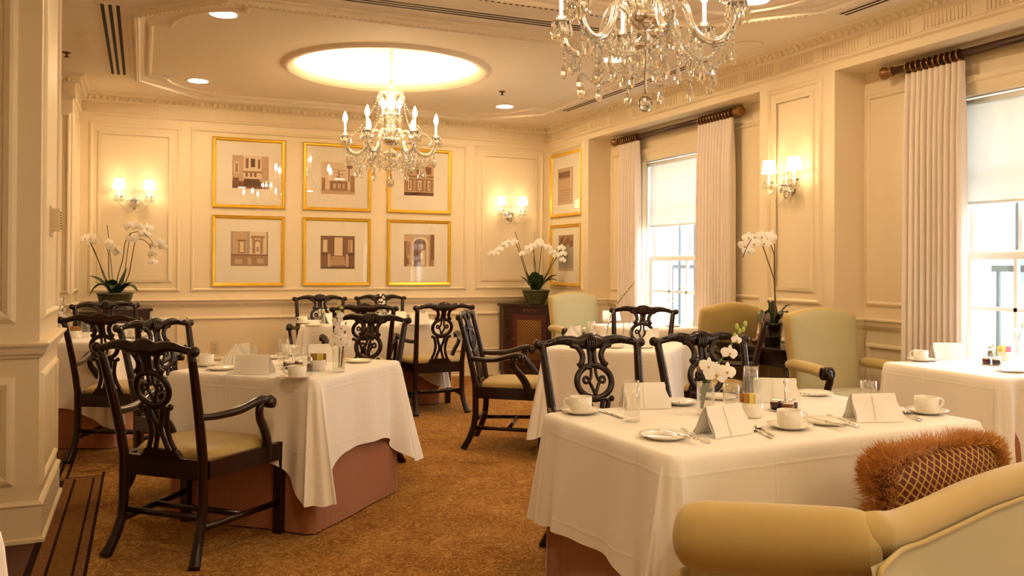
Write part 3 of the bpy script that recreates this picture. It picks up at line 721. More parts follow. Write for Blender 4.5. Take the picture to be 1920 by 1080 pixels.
# ================================================================== TABLES, CLOTHS
TZ = .765
def cloth_mesh(sx, sy, drop, cdrop, flare=.02, cflare=.13, seed=1, cw=.20, under=.004, corner=None):
    """linen square laid over a table: straight hanging sides, cone folds that fall lower at the corners"""
    rnd = random.Random(seed); ph = [rnd.uniform(0, 6.28) for _ in range(8)]; hx, hy, r = sx/2, sy/2, .035
    per = []                                          # outline: point, outward normal, distance to nearest corner, corner index
    cs = [(hx-r, hy-r, 0), (-hx+r, hy-r, pi/2), (-hx+r, -hy+r, pi), (hx-r, -hy+r, 1.5*pi)]
    for ci, (cx, cy, a0) in enumerate(cs):
        for k in range(13):
            a = a0+pi/2*k/12; per.append((cx+r*cos(a), cy+r*sin(a), cos(a), sin(a), ci, a-a0-pi/4))
        nx = cs[(ci+1) % 4]; p0 = per[-1]; a1 = a0+pi/2
        p1 = (nx[0]+r*cos(a1), nx[1]+r*sin(a1)); m = 46
        for k in range(1, m):
            t = .5-.5*cos(pi*k/m); per.append((p0[0]+(p1[0]-p0[0])*t, p0[1]+(p1[1]-p0[1])*t, cos(a1), sin(a1), ci, 9))
    n = len(per); dist = []
    for x, y, nx, ny, ci, ang in per:
        dist.append(abs(abs(x)-hx)+abs(abs(y)-hy))
    rows = 22; g = G(); vs = []; s_acc = 0
    for j in range(rows+1):
        v = j/rows
        for i, (x, y, nx, ny, ci, ang) in enumerate(per):
            d = dist[i]; w = exp(-(d/cw)**2); kx = corner[{(1,1):0,(-1,1):1,(-1,-1):2,(1,-1):3}[(1 if x>0 else -1, 1 if y>0 else -1)]] if corner else 1
            dr = drop+(cdrop-drop)*w*kx; s = i/n*2*pi
            tw = math.copysign(1, (x*ny-y*nx)) if ang == 9 else 0
            rip = (.010*sin(9*s+ph[0])+.007*sin(17*s+ph[1])+.006*sin(31*s+ph[2]))*v
            o = flare*v + cflare*kx*w*v**1.15 + rip*(1+1.2*w)
            fold = .055*kx*exp(-((d-.13)/.06)**2)*v**1.2             # hollow beside each corner fold
            o -= fold
            # corner points swing outwards along the diagonal
            sgx, sgy = math.copysign(1, x), math.copysign(1, y); dx, dy = nx*(1-w*.6)+sgx*.707*w*.6, ny*(1-w*.6)+sgy*.707*w*.6
            L = sqrt(dx*dx+dy*dy); rb = .018; vv = v
            z = TZ-dr*vv
            if j == 0: vs.append((x-nx*rb, y-ny*rb, TZ+under*0))
            elif j == 1: vs.append((x-nx*rb*.3, y-ny*rb*.3, TZ-rb*.3))
            elif j == 2: vs.append((x+nx*.001, y+ny*.001, TZ-rb*1.1))
            else:
                v2 = (j-2)/(rows-2); o2 = o; vs.append((x+dx/L*o2, y+dy/L*o2, TZ-rb*1.1-(dr-rb*1.1)*v2))
    fs = [(j*n+i, (j+1)*n+i, (j+1)*n+(i+1) % n, j*n+(i+1) % n) for j in range(rows) for i in range(n)]
    fs.append(tuple(range(n)))
    g.add(vs, fs, 0, True); g.sm[-1] = False
    return g
def skirt_mesh(sx, sy, seed=1, z1=.755):
    rnd = random.Random(seed); g = G(); hx, hy = sx/2, sy/2; per = []
    pts = [(hx,-hy,0), (hx,hy,pi/2), (-hx,hy,pi), (-hx,-hy,1.5*pi)]
    for k in range(4):
        x0, y0, _ = pts[k]; x1, y1, _ = pts[(k+1) % 4]; a = [0, pi/2, pi, 1.5*pi][k]; nx, ny = cos(a), sin(a)
        m = 40
        for i in range(m):
            t = i/m; L = sqrt((x1-x0)**2+(y1-y0)**2); d = min(t, 1-t)*L
            pl = .022*sin(d*150)*exp(-(d/.085)**2)     # gathered pleats next to the corners
            per.append((x0+(x1-x0)*t, y0+(y1-y0)*t, nx, ny, pl+.004*sin(t*11+seed+k)))
    n = len(per); vs = []; rows = 8
    for j in range(rows+1):
        v = j/rows
        for x, y, nx, ny, pl in per:
            o = pl*(.25+.75*v)+.022*v; vs.append((x+nx*o, y+ny*o, z1-(z1-.008)*v))
    fs = [(j*n+i, (j+1)*n+i, (j+1)*n+(i+1) % n, j*n+(i+1) % n) for j in range(rows) for i in range(n)] + [tuple(range(n))]
    g.add(vs, fs, 0, True); return g
def table(key, x, y, sx, sy, rz, tl, cl, drop=.40, cdrop=.58, corner=None, seed=1, cflare=.12, flare=.02, cw=.20):
    t = thing('dining_table', tl, 'table', (x, y, 0), radians(rz), 'skirted dining tables')
    g = G(); g.box(-sx/2+.02, sx/2-.02, -sy/2+.02, sy/2-.02, .715, .745); g.build('tabletop', WOOD, t)
    skirt_mesh(sx-.05, sy-.05, seed).build('table_skirt', SALMON, t)
    c = cloth_mesh(sx, sy, drop, cdrop, flare, cflare, seed, cw, corner=corner).build('tablecloth', LINEN, None, (x, y, 0), radians(rz))
    tag(c, cl, 'tablecloth', 'white tablecloths'); return c
# corner order: (+,+) (-,+) (-,-) (+,-)
table('T1', .765, 4.86, .93, .90, 47, 'square dining table with a salmon skirt reaching the carpet, beside the nearest dark armchair', 'white tablecloth with a long corner point over the salmon-skirted table near the pier', .40, .60, (.8,.5,1.0,1.0), 1, .11, .02, .14)
table('T2', 2.135, 2.585, 1.42, .83, 2.5, 'long dining table with a rust skirt, closest to the olive settee', 'white tablecloth on the nearest long table with orchid vase and jam stand', .392, .60, (.6,.12,1.0,1), 2, .11, .03, .15)
table('T3', 4.435, 3.40, .79, .80, -2, 'small dining table standing inside the right alcove before the window', 'white tablecloth on the sunlit table by the window at the right edge', .46, .60, None, 3, .05)
table('T4', 3.145, 5.325, .87, .87, -45, 'square dining table in mid room between the far window and the nearest table', 'white tablecloth on the mid-room table in front of the pale-lit far window', .42, .62, None, 4, .10)
table('T5', 2.06, 8.27, 1.30, .80, -12, 'long dining table below the row of framed pictures', 'white tablecloth on the long table below the framed pictures', .42, .60, None, 5, .10)
table('T6', 4.40, 6.92, .79, .84, 0, 'small dining table tucked into the far window alcove', 'white tablecloth on the table tucked into the far window alcove', .44, .60, None, 6, .06)
table('T7', -.45, 7.33, .95, .90, -23, 'dining table half hidden behind the pier at far left', 'white tablecloth on the half-hidden table behind the pier at far left', .46, .60, None, 7, .09)
table('T8', -.80, 1.86, .86, .86, -16, 'small white-clothed table of which one corner shows at lower left', 'white tablecloth corner peeking in at the bottom left of the view', .45, .55, None, 8, .03, .0)

# ================================================================== CABINETS, CONSOLE
def corner_cabinet(name, label, ox, oy, mirror):
    s = -1 if mirror else 1                            # local: corner of the room at the origin, cabinet towards -y and -x*s
    t = thing(name, label, 'cabinet', (ox, oy, 0))
    P = [(0, 0), (-.63*s, 0), (-.63*s, -.12), (-.14*s, -.60), (0, -.60)]
    def sc_(k): return [((x+.35*s)*k-.35*s, (y+.33)*k-.33) for x, y in P]
    g = G(); g.prism([(x*.985-.004*s, y*.985-.004) for x, y in P], .06, .84); g.prism([(x*.95-.01*s, y*.95-.01) for x, y in P], 0.0, .06); g.build('body', WOOD2, t)
    g = G(); g.prism([(x*1.03-.002*s, y*1.03-.002) for x, y in P], .84, .868); g.build('top', WOOD2, t)
    p0, p1 = V((-.63*s, -.12)), V((-.14*s, -.60)); d = (p1-p0).normalized(); n_ = V((-d.y*s, d.x*s)); n_ = n_ if n_.y < 0 else -n_; L = (p1-p0).length
    mp = lambda u, z, h: ((p0+d*u+n_*h).x, (p0+d*u+n_*h).y, z)
    fr = [(-.0, 0), (0, .016), (-.05, .018), (-.055, 0)]
    g = G(); g.prism([(.13,.14), (L-.13,.14), (L-.13,.74), (.13,.74)], .001, .012, mp)
    dr = g.build('door', REDWOOD, t)
    g = G()
    u0, u1, z0, z1 = .19, L-.19, .21, .68; k = 22
    for a in range(-k, k*2):
        for sg in (1, -1):                             # crossed brass wires
            q0, q1 = V((u0+a*.036, z0)), V((u0+a*.036+sg*(z1-z0), z1)); ts = []
            for lim, up in ((u0, 0), (u1, 1)):
                if abs(q1.x-q0.x) > 1e-6: ts.append((lim-q0.x)/(q1.x-q0.x))
            lo, hi = max(0, min(ts)), min(1, max(ts))
            if hi-lo > .02:
                e0, e1 = q0.lerp(q1, lo), q0.lerp(q1, hi); g.tube([mp(e0.x, e0.y, .018), mp(e1.x, e1.y, .018)], .0035, 4)
    g.build('lattice', GRILLE, dr)
    g = G(); g.prism([(u0,z0), (u1,z0), (u1,z1), (u0,z1)], .012, .0145, mp); g.build('backing_cloth', SEPIA[1], dr)
    g = G(); g.ball(mp(.15, .45, .025), .012, 8, 6); g.build('knob', BRASS, dr)
    g = G()
    for k in range(5): g.ball(mp(L/2+(k-2)*.035, .79+.008*(k % 2), .004), (.016,.016,.012), 6, 4)
    g.build('inlay', mat('inlay_rust', (.20,.06,.02), .4), t)
    for uu in (.065, L-.065):
        g = G()
        for k in range(13):
            for c in (-.012, .012): g.ball(mp(uu+c, .18+k*.042, .002), (.010,.010,.014), 6, 4)
        g.build('carved_strip', RODW, t)
    return t
corner_cabinet('corner_cabinet', 'dark corner cabinet with brass lattice door under the right orchid', XR-.05, YB-.05, False)
corner_cabinet('corner_cabinet', 'dark corner cabinet under the left orchid, mostly hidden by chairs', XL+.05, YB-.05, True)
t = thing('console_table', 'dark wood console table against the pier between the windows', 'table', (4.43, 5.235, 0))
g = G(); g.rbox(-.22, .17, -.44, .40, .70, .735, .012); g.build('top', WOOD, t)
g = G(); g.box(-.19, .15, -.41, .37, .60, .70); g.build('apron', WOOD, t)
for x in (-.17, .13):
    for y in (-.39, .35):
        g = G(); g.tube([(x, y, .66), (x, y, .35), (x-.02, y, 0)], [.028,.022,.018], 4); g.build('leg', WOOD, t)

# ================================================================== CURTAINS
def curtain(name, label, y0, y1, x, ztop, nf, seed, zbot=.03):
    rnd = random.Random(seed); ph = rnd.uniform(0, 6); t = thing(name, label, 'curtain', (x, (y0+y1)/2, 0)); w = y1-y0
    ks = [rnd.uniform(.85, 1.15) for _ in range(nf+1)]
    def fn(u, v):
        z = ztop+(zbot-ztop)*v; pinch = exp(-(v/.10)**2); a = .034*(1-.55*pinch)*ks[int(u*nf) % nf]
        s = u*nf*2*pi+ph; spread = 1+.06*v
        return (a*sin(s)+.012*sin(3.1*s+1)*v, (u-.5)*w*spread+.006*cos(s), z)
    g = G(); g.grid(fn, nf*14, 26); g.build('curtain_panel', CURT, t)
    for k in range(nf):                                # one ring per pinch pleat
        yy = ((k+.5)/nf-.5)*w*.98; r = .036; c = rnd.uniform(-.25, .25)
        g = G(); g.tube([(r*cos(2*pi*i/18), yy+c*r*sin(2*pi*i/18)*.5, ztop+.040+r*sin(2*pi*i/18)) for i in range(18)], .0065, 6, closed=True)
        g.build('ring', BRASS, t)
    return t
XRod = 4.855
curtain('curtain', 'blush curtain gathered at the left side of the far window', 7.83, 8.22, XRod, 2.670, 9, 1)
curtain('curtain', 'blush curtain gathered at the right side of the far window', 6.24, 6.76, XRod, 2.670, 11, 2)
curtain('curtain', 'blush curtain hanging at the left side of the nearer window', 3.90, 4.36, XRod, 2.670, 10, 3)
def rod(label, y0, y1):
    t = thing('curtain_rod', label, 'curtain rod', (XRod, (y0+y1)/2, 2.715)); h = (y1-y0)/2
    g = G(); g.tube([(0, -h, 0), (0, h, 0)], .027, 14); g.build('pole', RODW, t)
    for s in (-1, 1):
        g = G(); g.lathe([(0,.0), (.03,0), (.036,.012), (.03,.024), (.024,.03), (.034,.05), (.044,.07), (.046,.085), (.036,.10), (0,.105)], (0,0,0), 16, 0, Matrix.Translation((0, s*h, 0))@Matrix.Rotation(-s*pi/2, 4, 'X')); g.build('finial', FINIAL, t)
        g = G(); g.box(.0, XA-XRod, s*(h-.05)-.012, s*(h-.05)+.012, -.012, .012); g.build('bracket', DARKPL, t)
rod('walnut curtain rod with turned finials across the far window', 6.22, 8.26)
rod('walnut curtain rod with gilded finial across the nearer window', 2.20, 4.46)
# ================================================================== PICTURES
def picture(label, loc, rz, w, h, pic, group='gilt-framed architectural photographs'):
    """local frame: x right, z up, faces -y; pic = (x0,z0,x1,z1) of the photograph and its rectangles (0..1, tone)"""
    t = thing('framed_picture', label, 'picture', loc, rz, group)
    g = G(); r = [(-w/2, -h/2), (w/2, -h/2), (w/2, h/2), (-w/2, h/2)]
    g.mould(r, [(0, .0), (0, .022), (.007, .030), (.015, .024), (.020, .024), (.030, .018), (.038, .010), (.038, .004)], lambda u, z, hh: (u, -hh, z)); g.build('gilt_frame', GOLD, t)
    g = G(); g.box(-w/2+.004, w/2-.004, -.006, .0, -h/2+.004, h/2-.004); g.build('mat_board', MAT_BOARD, t)
    (x0, z0, x1, z1), rects = pic
    g = G(); W, H = x1-x0, z1-z0
    g.add([(x0,-.0065,z0),(x1,-.0065,z0),(x1,-.0065,z1),(x0,-.0065,z1)], [(0,1,2,3)], rects[0], False)
    for i, (a, b, c, d, m) in enumerate(rects[1:]):
        y = -.0067-.00012*i
        if m >= 10:                                     # arched top
            m -= 10; n = 10; pts = [(a, b), (c, b)]+[((a+c)/2+(c-a)/2*cos(pi*k/n), d+(c-a)/2*.8*W/H*sin(pi*k/n)) for k in range(n+1)]
        else: pts = [(a,b),(c,b),(c,d),(a,d)]
        g.add([(x0+W*u, y, z0+H*v) for u, v in pts], [tuple(range(len(pts)))], m, False)
    g.build('photograph', SEPIA, t)
    g = G(); g.add([(-w/2+.02,-.0115,-h/2+.02),(w/2-.02,-.0115,-h/2+.02),(w/2-.02,-.0115,h/2-.02),(-w/2+.02,-.0115,h/2-.02)], [(0,1,2,3)], 0, False); g.build('glass', PANE, t)
    return t
Pf = {}
Pf['bay'] = ((-.175,-.165,.205,.19), [3, (0,0,1,.22,1), (.32,.08,.75,.32,0), (.3,.30,.8,1,4), (.36,.62,.44,.92,1), (.50,.66,.62,.92,0), (.70,.62,.76,.9,1), (.28,.48,.82,.54,2), (.36,.36,.42,.48,1), (.48,.36,.54,.48,1), (.60,.36,.66,.48,1), (.05,.45,.18,.80,4), (.08,.48,.15,.76,2), (.84,.2,.98,.95,3), (.02,.20,.18,.32,1)])
Pf['tree'] = ((-.185,-.19,.20,.17), [4, (0,0,1,.16,3), (.25,.10,.78,.42,2), (.30,.16,.74,.38,1), (.34,.18,.44,.34,3), (.48,.18,.58,.34,3), (.62,.18,.70,.34,3), (.50,.36,.53,.75,1), (.42,.55,.51,.57,1), (.52,.62,.66,.64,1), (.38,.66,.51,.68,2), (.54,.74,.70,.76,2), (.30,.76,.52,.78,2), (.80,.40,.83,.9,1), (.76,.82,.92,.92,1), (.02,.1,.12,.5,2), (.86,.08,.98,.6,2)])
Pf['shop'] = ((-.19,-.17,.17,.215), [2, (0,0,1,.10,0), (0,.10,1,.14,3), (0,.52,1,.56,3), (0,.56,1,.60,1), (0,.60,1,1,3), (.10,.66,.26,.88,1), (.42,.66,.58,.88,1), (.72,.66,.92,.88,1), (.10,.14,.28,.48,1), (.13,.16,.25,.46,4), (.17,.2,.21,.42,0), (.43,.14,.62,.48,1), (.46,.16,.59,.46,4), (.51,.2,.54,.42,0), (.76,.14,.92,.48,1), (.79,.16,.89,.46,4), (.83,.2,.86,.42,0), (.33,.12,.37,.5,3), (.67,.12,.71,.5,3)])
Pf['doors'] = ((-.185,-.165,.205,.21), [5, (0,0,1,.30,2), (0,.30,1,.34,1), (.05,.34,.42,1,3), (.20,.36,.38,.74,2), (.24,.40,.34,.70,4), (.17,.72,.41,.76,1), (.50,.34,.95,1,4), (.57,.36,.63,.80,2), (.80,.36,.86,.80,2), (.53,.80,.90,.88,2), (.62,.36,.81,.70,12), (.65,.36,.78,.66,14), (.68,.42,.75,.56,5), (.1,.06,.3,.2,3), (.45,.05,.55,.24,3), (.7,.08,.88,.22,3)])
Pf['stair'] = ((-.185,-.19,.20,.18), [1, (.30,.10,.72,.36,2)] + [(.28+.012*k,.10+.05*k,.74-.012*k,.125+.05*k,3) for k in range(6)] + [(.40,.40,.64,.95,4), (.42,.42,.62,.93,4), (.06,.50,.2,.88,3), (.08,.52,.125,.86,4), (.135,.52,.18,.86,4), (.80,.50,.94,.88,3), (.82,.52,.865,.86,2), (.21,.06,.29,.44,3), (.74,.06,.82,.44,3), (0,0,1,.06,0), (0,.40,.2,.48,0), (.8,.40,1,.48,0)])
Pf['arch'] = ((-.185,-.16,.185,.215), [3, (0,0,.10,.78,1), (.06,.36,.2,.76,2), (.02,.05,.16,.26,1), (.26,0,.80,.72,14), (.31,0,.72,.70,11), (.36,0,.54,.68,11), (.54,0,.70,.52,3), (.56,.05,.68,.48,4), (.56,.54,.68,.68,2), (.84,0,.96,1,2), (.88,.2,.99,1,1), (.24,.1,.28,.4,4)])
Pf['eaves'] = ((-.22,-.24,.18,.20), [3, (.06,.74,.80,.90,1), (.10,.70,.78,.74,2), (.84,.1,.90,1,4)] + [(.05+.02*k,.10+.07*k,.95,.118+.07*k,2) for k in range(5)])
Pf['vine'] = ((-.19,-.19,.20,.24), [5, (0,.72,1,1,2), (.10,.80,.32,.92,1), (.5,.76,.72,.90,1), (.36,.70,.52,.80,1), (.76,.66,.94,.84,1), (0,0,1,.08,3), (.08,.1,.94,.5,5)])
xs = [(.677, 1.435), (1.632, 2.400), (2.596, 3.370)]
rows = [(1.933, 2.690), (1.089, 1.853)]
LB = [['gilt-framed photograph of a bay-windowed house, upper left of the picture group', 'gilt-framed photograph of a bare tree by a house, upper middle behind the chandelier', 'gilt-framed photograph of a shopfront, upper right of the six on the back wall'],
      ['gilt-framed greyish photograph of two doorways, lower left of the six on the back wall', 'gilt-framed sepia photograph of a staircase to a pale door, lower middle of the six', 'gilt-framed photograph of an arched doorway, lower right of the six on the back wall']]
KEY = [['bay', 'tree', 'shop'], ['doors', 'stair', 'arch']]
for r in range(2):
    for c in range(3):
        a, b = xs[c]; z0, z1 = rows[r]
        picture(LB[r][c], ((a+b)/2, YB-.0005, (z0+z1)/2), 0, b-a, z1-z0, Pf[KEY[r][c]])
picture('gilt-framed photograph of slanting lines, upper of the two on the right wall', (XR-.0005, 9.145, 2.305), -pi/2, .80, .772, Pf['eaves'])
picture('gilt-framed grey photograph with dark foliage, lower of the two on the right wall', (XR-.0005, 9.145, 1.456), -pi/2, .80, .737, Pf['vine'])

# ================================================================== SMALL FIXTURES
def downlight(): 
    t = thing('downlight', '', 'ceiling light'); g = G(); g.lathe([(.088,-.002), (.112,-.006), (.116,-.002), (.114,.001)], (0,0,0), 28); g.build('trim_ring', CEIL, t)
    g = G(); g.lathe([(0,-.003), (.09,-.003)], (0,0,0), 28); g.build('lens', DOWN, t); return t
for x, y, lb in ((.50,6.22,'round recessed downlight in the ceiling tray, left of the dome, nearer one'), (.47,8.60,'round recessed downlight at the tray corner above the left wall lamp'), (3.61,8.57,'round recessed downlight beside the ceiling sprinkler, right of the dome'), (3.61,6.24,'round recessed downlight seen through the near chandelier\'s crystals'), (3.64,4.46,'round recessed downlight at the top edge right of the near chandelier'), (.48,2.0,'unseen recessed downlight of the near tray, near left corner, added as fill'), (3.64,2.0,'unseen recessed downlight of the near tray, near right corner, added as fill'), (.9,.1,'unseen recessed downlight added as fill behind the viewpoint on the left'), (3.2,.1,'unseen recessed downlight added as fill behind the viewpoint on the right'), (2.05,-.9,'unseen recessed downlight added as fill behind the viewpoint in the middle'), (3.6,-1.2,'unseen recessed downlight added as fill behind the viewpoint near the right wall')):  # the out-of-view ones are added to brighten the foreground
    spawn('dl', downlight, lb, (x, y, CZ), 0, 'recessed downlights')
def sprinkler():
    t = thing('sprinkler', '', 'sprinkler'); g = G(); g.lathe([(.035,0), (.033,-.006), (.012,-.008), (.010,-.02)], (0,0,0), 16); g.build('escutcheon', BROWNMETAL, t)
    g = G(); g.lathe([(.008,-.008), (.008,-.034), (.022,-.036), (.022,-.040), (0,-.041)], (0,0,0), 12); g.build('head', BROWNMETAL, t); return t
spawn('sp', sprinkler, 'small dark ceiling sprinkler near the pier at upper left', (-.585, 7.89, CZ), 0, 'ceiling sprinklers')
spawn('sp', sprinkler, 'small dark ceiling sprinkler above the right downlight by the dome', (3.27, 7.83, CZ), 0, 'ceiling sprinklers')
def vent(label, x0, x1, y0, y1, slots, along_y):
    t = thing('slot_vent', label, 'air vent', ((x0+x1)/2, (y0+y1)/2, CZ)); hx, hy = (x1-x0)/2, (y1-y0)/2
    g = G(); g.box(-hx, hx, -hy, hy, -.006, 0); g.build('vent_frame', CEIL, t)
    W = hx if along_y else hy; p = 2*W/slots
    for k in range(slots):
        c = -W+p*(k+.5); g = G(); w = p*.24
        if along_y: g.box(c-w, c+w, -hy+.02, hy-.02, -.0075, -.004)
        else: g.box(-hx+.02, hx-.02, c-w, c+w, -.0075, -.004)
        g.build('slot', VENT, t)
    return t
vent('three-slot linear air vent in the ceiling at upper left', -.285, -.14, 6.27, 8.60, 3, True)
vent('long three-slot linear air vent across the ceiling beam, lower of the two', .55, 3.6, 5.42, 5.56, 3, False)
vent('thin two-slot linear air vent across the ceiling beam, upper of the two', 1.2, 3.6, 5.10, 5.19, 2, False)
vent('long slot air vent along the right ceiling edge behind the near chandelier', 4.27, 4.36, 5.9, 8.53, 2, True)
vent('slot air vent at the top right, over the right window alcove', 4.33, 4.42, 2.2, 4.47, 2, True)
t = thing('access_strip', 'small narrow ceiling strip plate near the left sprinkler', 'ceiling plate', (-.42, 7.48, CZ)); g = G(); g.box(-.03,.03,-.33,.33,-.008,0); g.build('plate', CEIL, t)  # narrow access strip on the ceiling, not an air vent
t = thing('ceiling_speaker', 'flush round ceiling speaker at right of the near chandelier', 'speaker', (4.32, 5.38, CZ)); g = G(); g.lathe([(0,-.004), (.10,-.004), (.115,-.008), (.12,-.002)], (0,0,0), 28); g.build('grille', CEIL, t)
t = thing('thermostat', 'ivory thermostat with dark louvres on the side of the pier', 'thermostat', (PX, 5.15, 1.555))
g = G(); g.rbox(0, .006, -.075, .075, -.085, .075, .004); g.build('backplate', PLASTIC, t)
g = G(); g.box(.006, .045, -.06, .06, -.055, .06); g.build('housing', PLASTIC, t)
g = G()
for k in range(7): g.box(.0452, .0462, -.045, .045, -.045+k*.014, -.038+k*.014)
g.build('louvres', DARKPL, t)
t = thing('wall_outlet', 'ivory double electrical outlet on the back wall below the pictures', 'outlet', (.718, YB, .437))
g = G(); g.rbox(-.04, .04, -.006, 0, -.062, .062, .005); g.build('cover_plate', PLASTIC, t)
for z in (-.025, .025):
    g = G(); g.box(-.018,.018,-.0085,-.006,z-.018,z+.018); o = g.build('socket', PLASTIC, t); g = G()
    for x in (-.007,.007): g.box(x-.002,x+.002,-.0092,-.0085,z-.003,z+.010)
    g.build('slots', DARKPL, o)

# ================================================================== CRYSTAL LIGHTS
def drop(g, c, s=1.0, n=6, mi=0):                            # faceted almond drop hanging from c
    prof = [(0,0), (.004,-.006), (.003,-.010), (.008,-.022), (.0125,-.040), (.011,-.052), (.005,-.062), (0,-.066)]
    g.lathe([(r*s, z*s) for r, z in prof], c, n, mi, smooth=False)
def beads(g, p0, p1, sag, n, r=.0075):
    for i in range(n+1):
        t = i/n; q = V(p0).lerp(V(p1), t); q.z -= sag*4*t*(1-t); rr = r*(1 if i % 2 else .7); g.ball(q, rr, 6, 4)
def make_chandelier(chain_to):
    t = thing('chandelier', '', 'chandelier')           # origin: bottom ball
    Z = lambda z: z-2.05
    g = G()
    z = Z(2.98); k = 0
    while z < chain_to-2.05-.02:
        a = (pi/2)*(k % 2); pts = [(.011*cos(q)*cos(a), .011*cos(q)*sin(a), z+.02*sin(q)) for q in [2*pi*i/12 for i in range(12)]]
        g.tube(pts, .0028, 5, closed=True); z += .031; k += 1
    g.build('chain', BRASS, t)
    g = G(); g.lathe([(.0,.03), (.05,.03), (.055,.02), (.02,.0), (.012,-.01)], (0,0,chain_to-2.05-.03), 20); g.build('ceiling_rose', BRASS, t)
    g = G(); g.tube([(0,0,Z(2.10)), (0,0,Z(2.98))], .006, 8); g.build('rod', STEEL, t)
    g = G()
    for prof in ([(.012,2.96), (.03,2.95), (.022,2.92), (.035,2.88), (.05,2.85), (.03,2.83), (.018,2.80)], [(.018,2.80), (.045,2.76), (.055,2.71), (.04,2.65), (.022,2.62)], [(.022,2.62), (.05,2.60), (.04,2.575), (.035,2.56), (.06,2.53), (.065,2.50), (.04,2.47)]):
        g.lathe([(r, Z(z)) for r, z in prof], (0,0,0), 14)
    g.build('glass_column', CRYST, t)
    for zz, rr in ((2.86, .115), (2.66, .10)):           # canopies carrying drops
        g = G(); g.lathe([(.02,Z(zz)), (rr*.6,Z(zz)+.012), (rr,Z(zz)-.004), (rr*.98,Z(zz)-.01), (.02,Z(zz)-.006)], (0,0,0), 18); cn = g.build('canopy', CRYST, t)
        for k in range(10):
            a = 2*pi*k/10; g = G(); drop(g, (rr*.96*cos(a), rr*.96*sin(a), Z(zz)-.008), 1.3); g.build('crystal_drop', CRYST, cn)
    g = G(); g.lathe([(0,Z(2.385)), (.04,Z(2.39)), (.075,Z(2.415)), (.085,Z(2.45)), (.075,Z(2.455)), (.0,Z(2.44))], (0,0,0), 24); g.build('receiver_bowl', STEEL, t)
    g = G(); g.lathe([(.006,Z(2.38)), (.05,Z(2.33)), (.085,Z(2.315)), (.05,Z(2.30)), (.01,Z(2.28)), (.02,Z(2.25)), (.012,Z(2.22))], (0,0,0), 18); g.build('lower_dish', CRYST, t)
    for k in range(3):                                   # candles round the column
        a = 2*pi*k/3+.5; q = (.085*cos(a), .085*sin(a), Z(2.66)); g = G(); g.tube([q, (q[0], q[1], q[2]+.07)], .008, 8); cd = g.build('candle', CANDLE, t)
        g = G(); g.lathe([(.008,0), (.018,.017), (.0215,.034), (.015,.062), (.005,.090), (0,.098)], (q[0], q[1], q[2]+.07), 10); g.build('bulb', BULB, cd)
    g = G(); g.ball((0,0,Z(2.055)), (.034,.034,.036), 10, 7); g.sm = [False]*len(g.sm); g.build('bottom_ball', CRYST, t)
    NA = 6; tips = []; lows = []
    for k in range(NA):
        a = 2*pi*k/NA; c, s = cos(a), sin(a); P = lambda r, z: (r*c, r*s, Z(z))
        g = G(); p = cat_rom([P(.06,2.43), P(.09,2.49), (P(.14,2.515)), P(.18,2.47), P(.21,2.38), P(.265,2.318), P(.33,2.31), P(.38,2.36), P(.40,2.44)], 4)
        g.tube(p, [.0165 if 3 < i < len(p)-3 else .0125 for i in range(len(p))], 8); arm = g.build('arm', CRYST, t)
        g = G(); g.lathe([(.012,0), (.02,.004), (.042,.018), (.046,.026), (.040,.022), (.015,.010), (.013,.03), (.020,.036), (.026,.050), (.018,.046)], P(.40,2.44), 12); g.build('bobeche', CRYST, arm)
        g = G(); g.tube([P(.40,2.47), P(.40,2.585)], .009, 10); g.build('candle', CANDLE, arm)
        g = G(); g.lathe([(.008,0), (.018,.017), (.0215,.034), (.015,.062), (.005,.090), (0,.098)], P(.40,2.585), 10); g.build('bulb', BULB, arm)
        g = G()
        for i in range(4, len(p)-3, 1): g.ball(V(p[i])+V((0,0,-.022)), .008 if i % 2 else .0055, 6, 4)
        g.build('bead_string', BEAD, arm)
        for m in range(9):
            b = 2*pi*m/9; q = P(.40,2.462); g = G(); drop(g, (q[0]+.043*cos(b), q[1]+.043*sin(b), q[2]), 1.0 if m % 2 else 1.3); g.build('crystal_drop', CRYST, arm)
        g = G(); beads(g, P(.30,2.305), P(.30,2.20), 0, 9, .0105); drop(g, P(.30,2.195), 1.5, mi=1); g.build('bead_string', [BEAD, CRYST], t)
        g = G(); beads(g, P(.215,2.37), P(.215,2.27), 0, 8, .0095); drop(g, P(.215,2.265), 1.5, mi=1); g.build('bead_string', [BEAD, CRYST], t)
        g = G(); beads(g, P(.385,2.36), P(.385,2.29), 0, 5, .009); drop(g, P(.385,2.285), 1.35, mi=1); g.build('bead_string', [BEAD, CRYST], t)
        g = G(); drop(g, P(.20,2.405), 1.5); g.build('crystal_drop', CRYST, arm)
        g = G(); drop(g, P(.345,2.30), 1.35); g.build('crystal_drop', CRYST, arm)
        tips.append(V(P(.36,2.33))); lows.append(V(P(.25,2.31)))
    for k in range(NA):
        g = G(); beads(g, tips[k], tips[(k+1) % NA], .13, 28, .0085); g.build('bead_swag', BEAD, t)
        g = G(); beads(g, lows[k], lows[(k+1) % NA], .075, 18, .0085); g.build('bead_swag', BEAD, t)
        g = G(); beads(g, lows[k], V((.02*cos(k), .02*sin(k), Z(2.205))), .045, 20, .007); g.build('bead_swag', BEAD, t)
        a = 2*pi*(k+.5)/NA; g = G(); beads(g, (.11*cos(a), .11*sin(a), Z(2.84)), tips[k]+V((0,0,.13)), .06, 26, .006); g.build('bead_swag', BEAD, t)
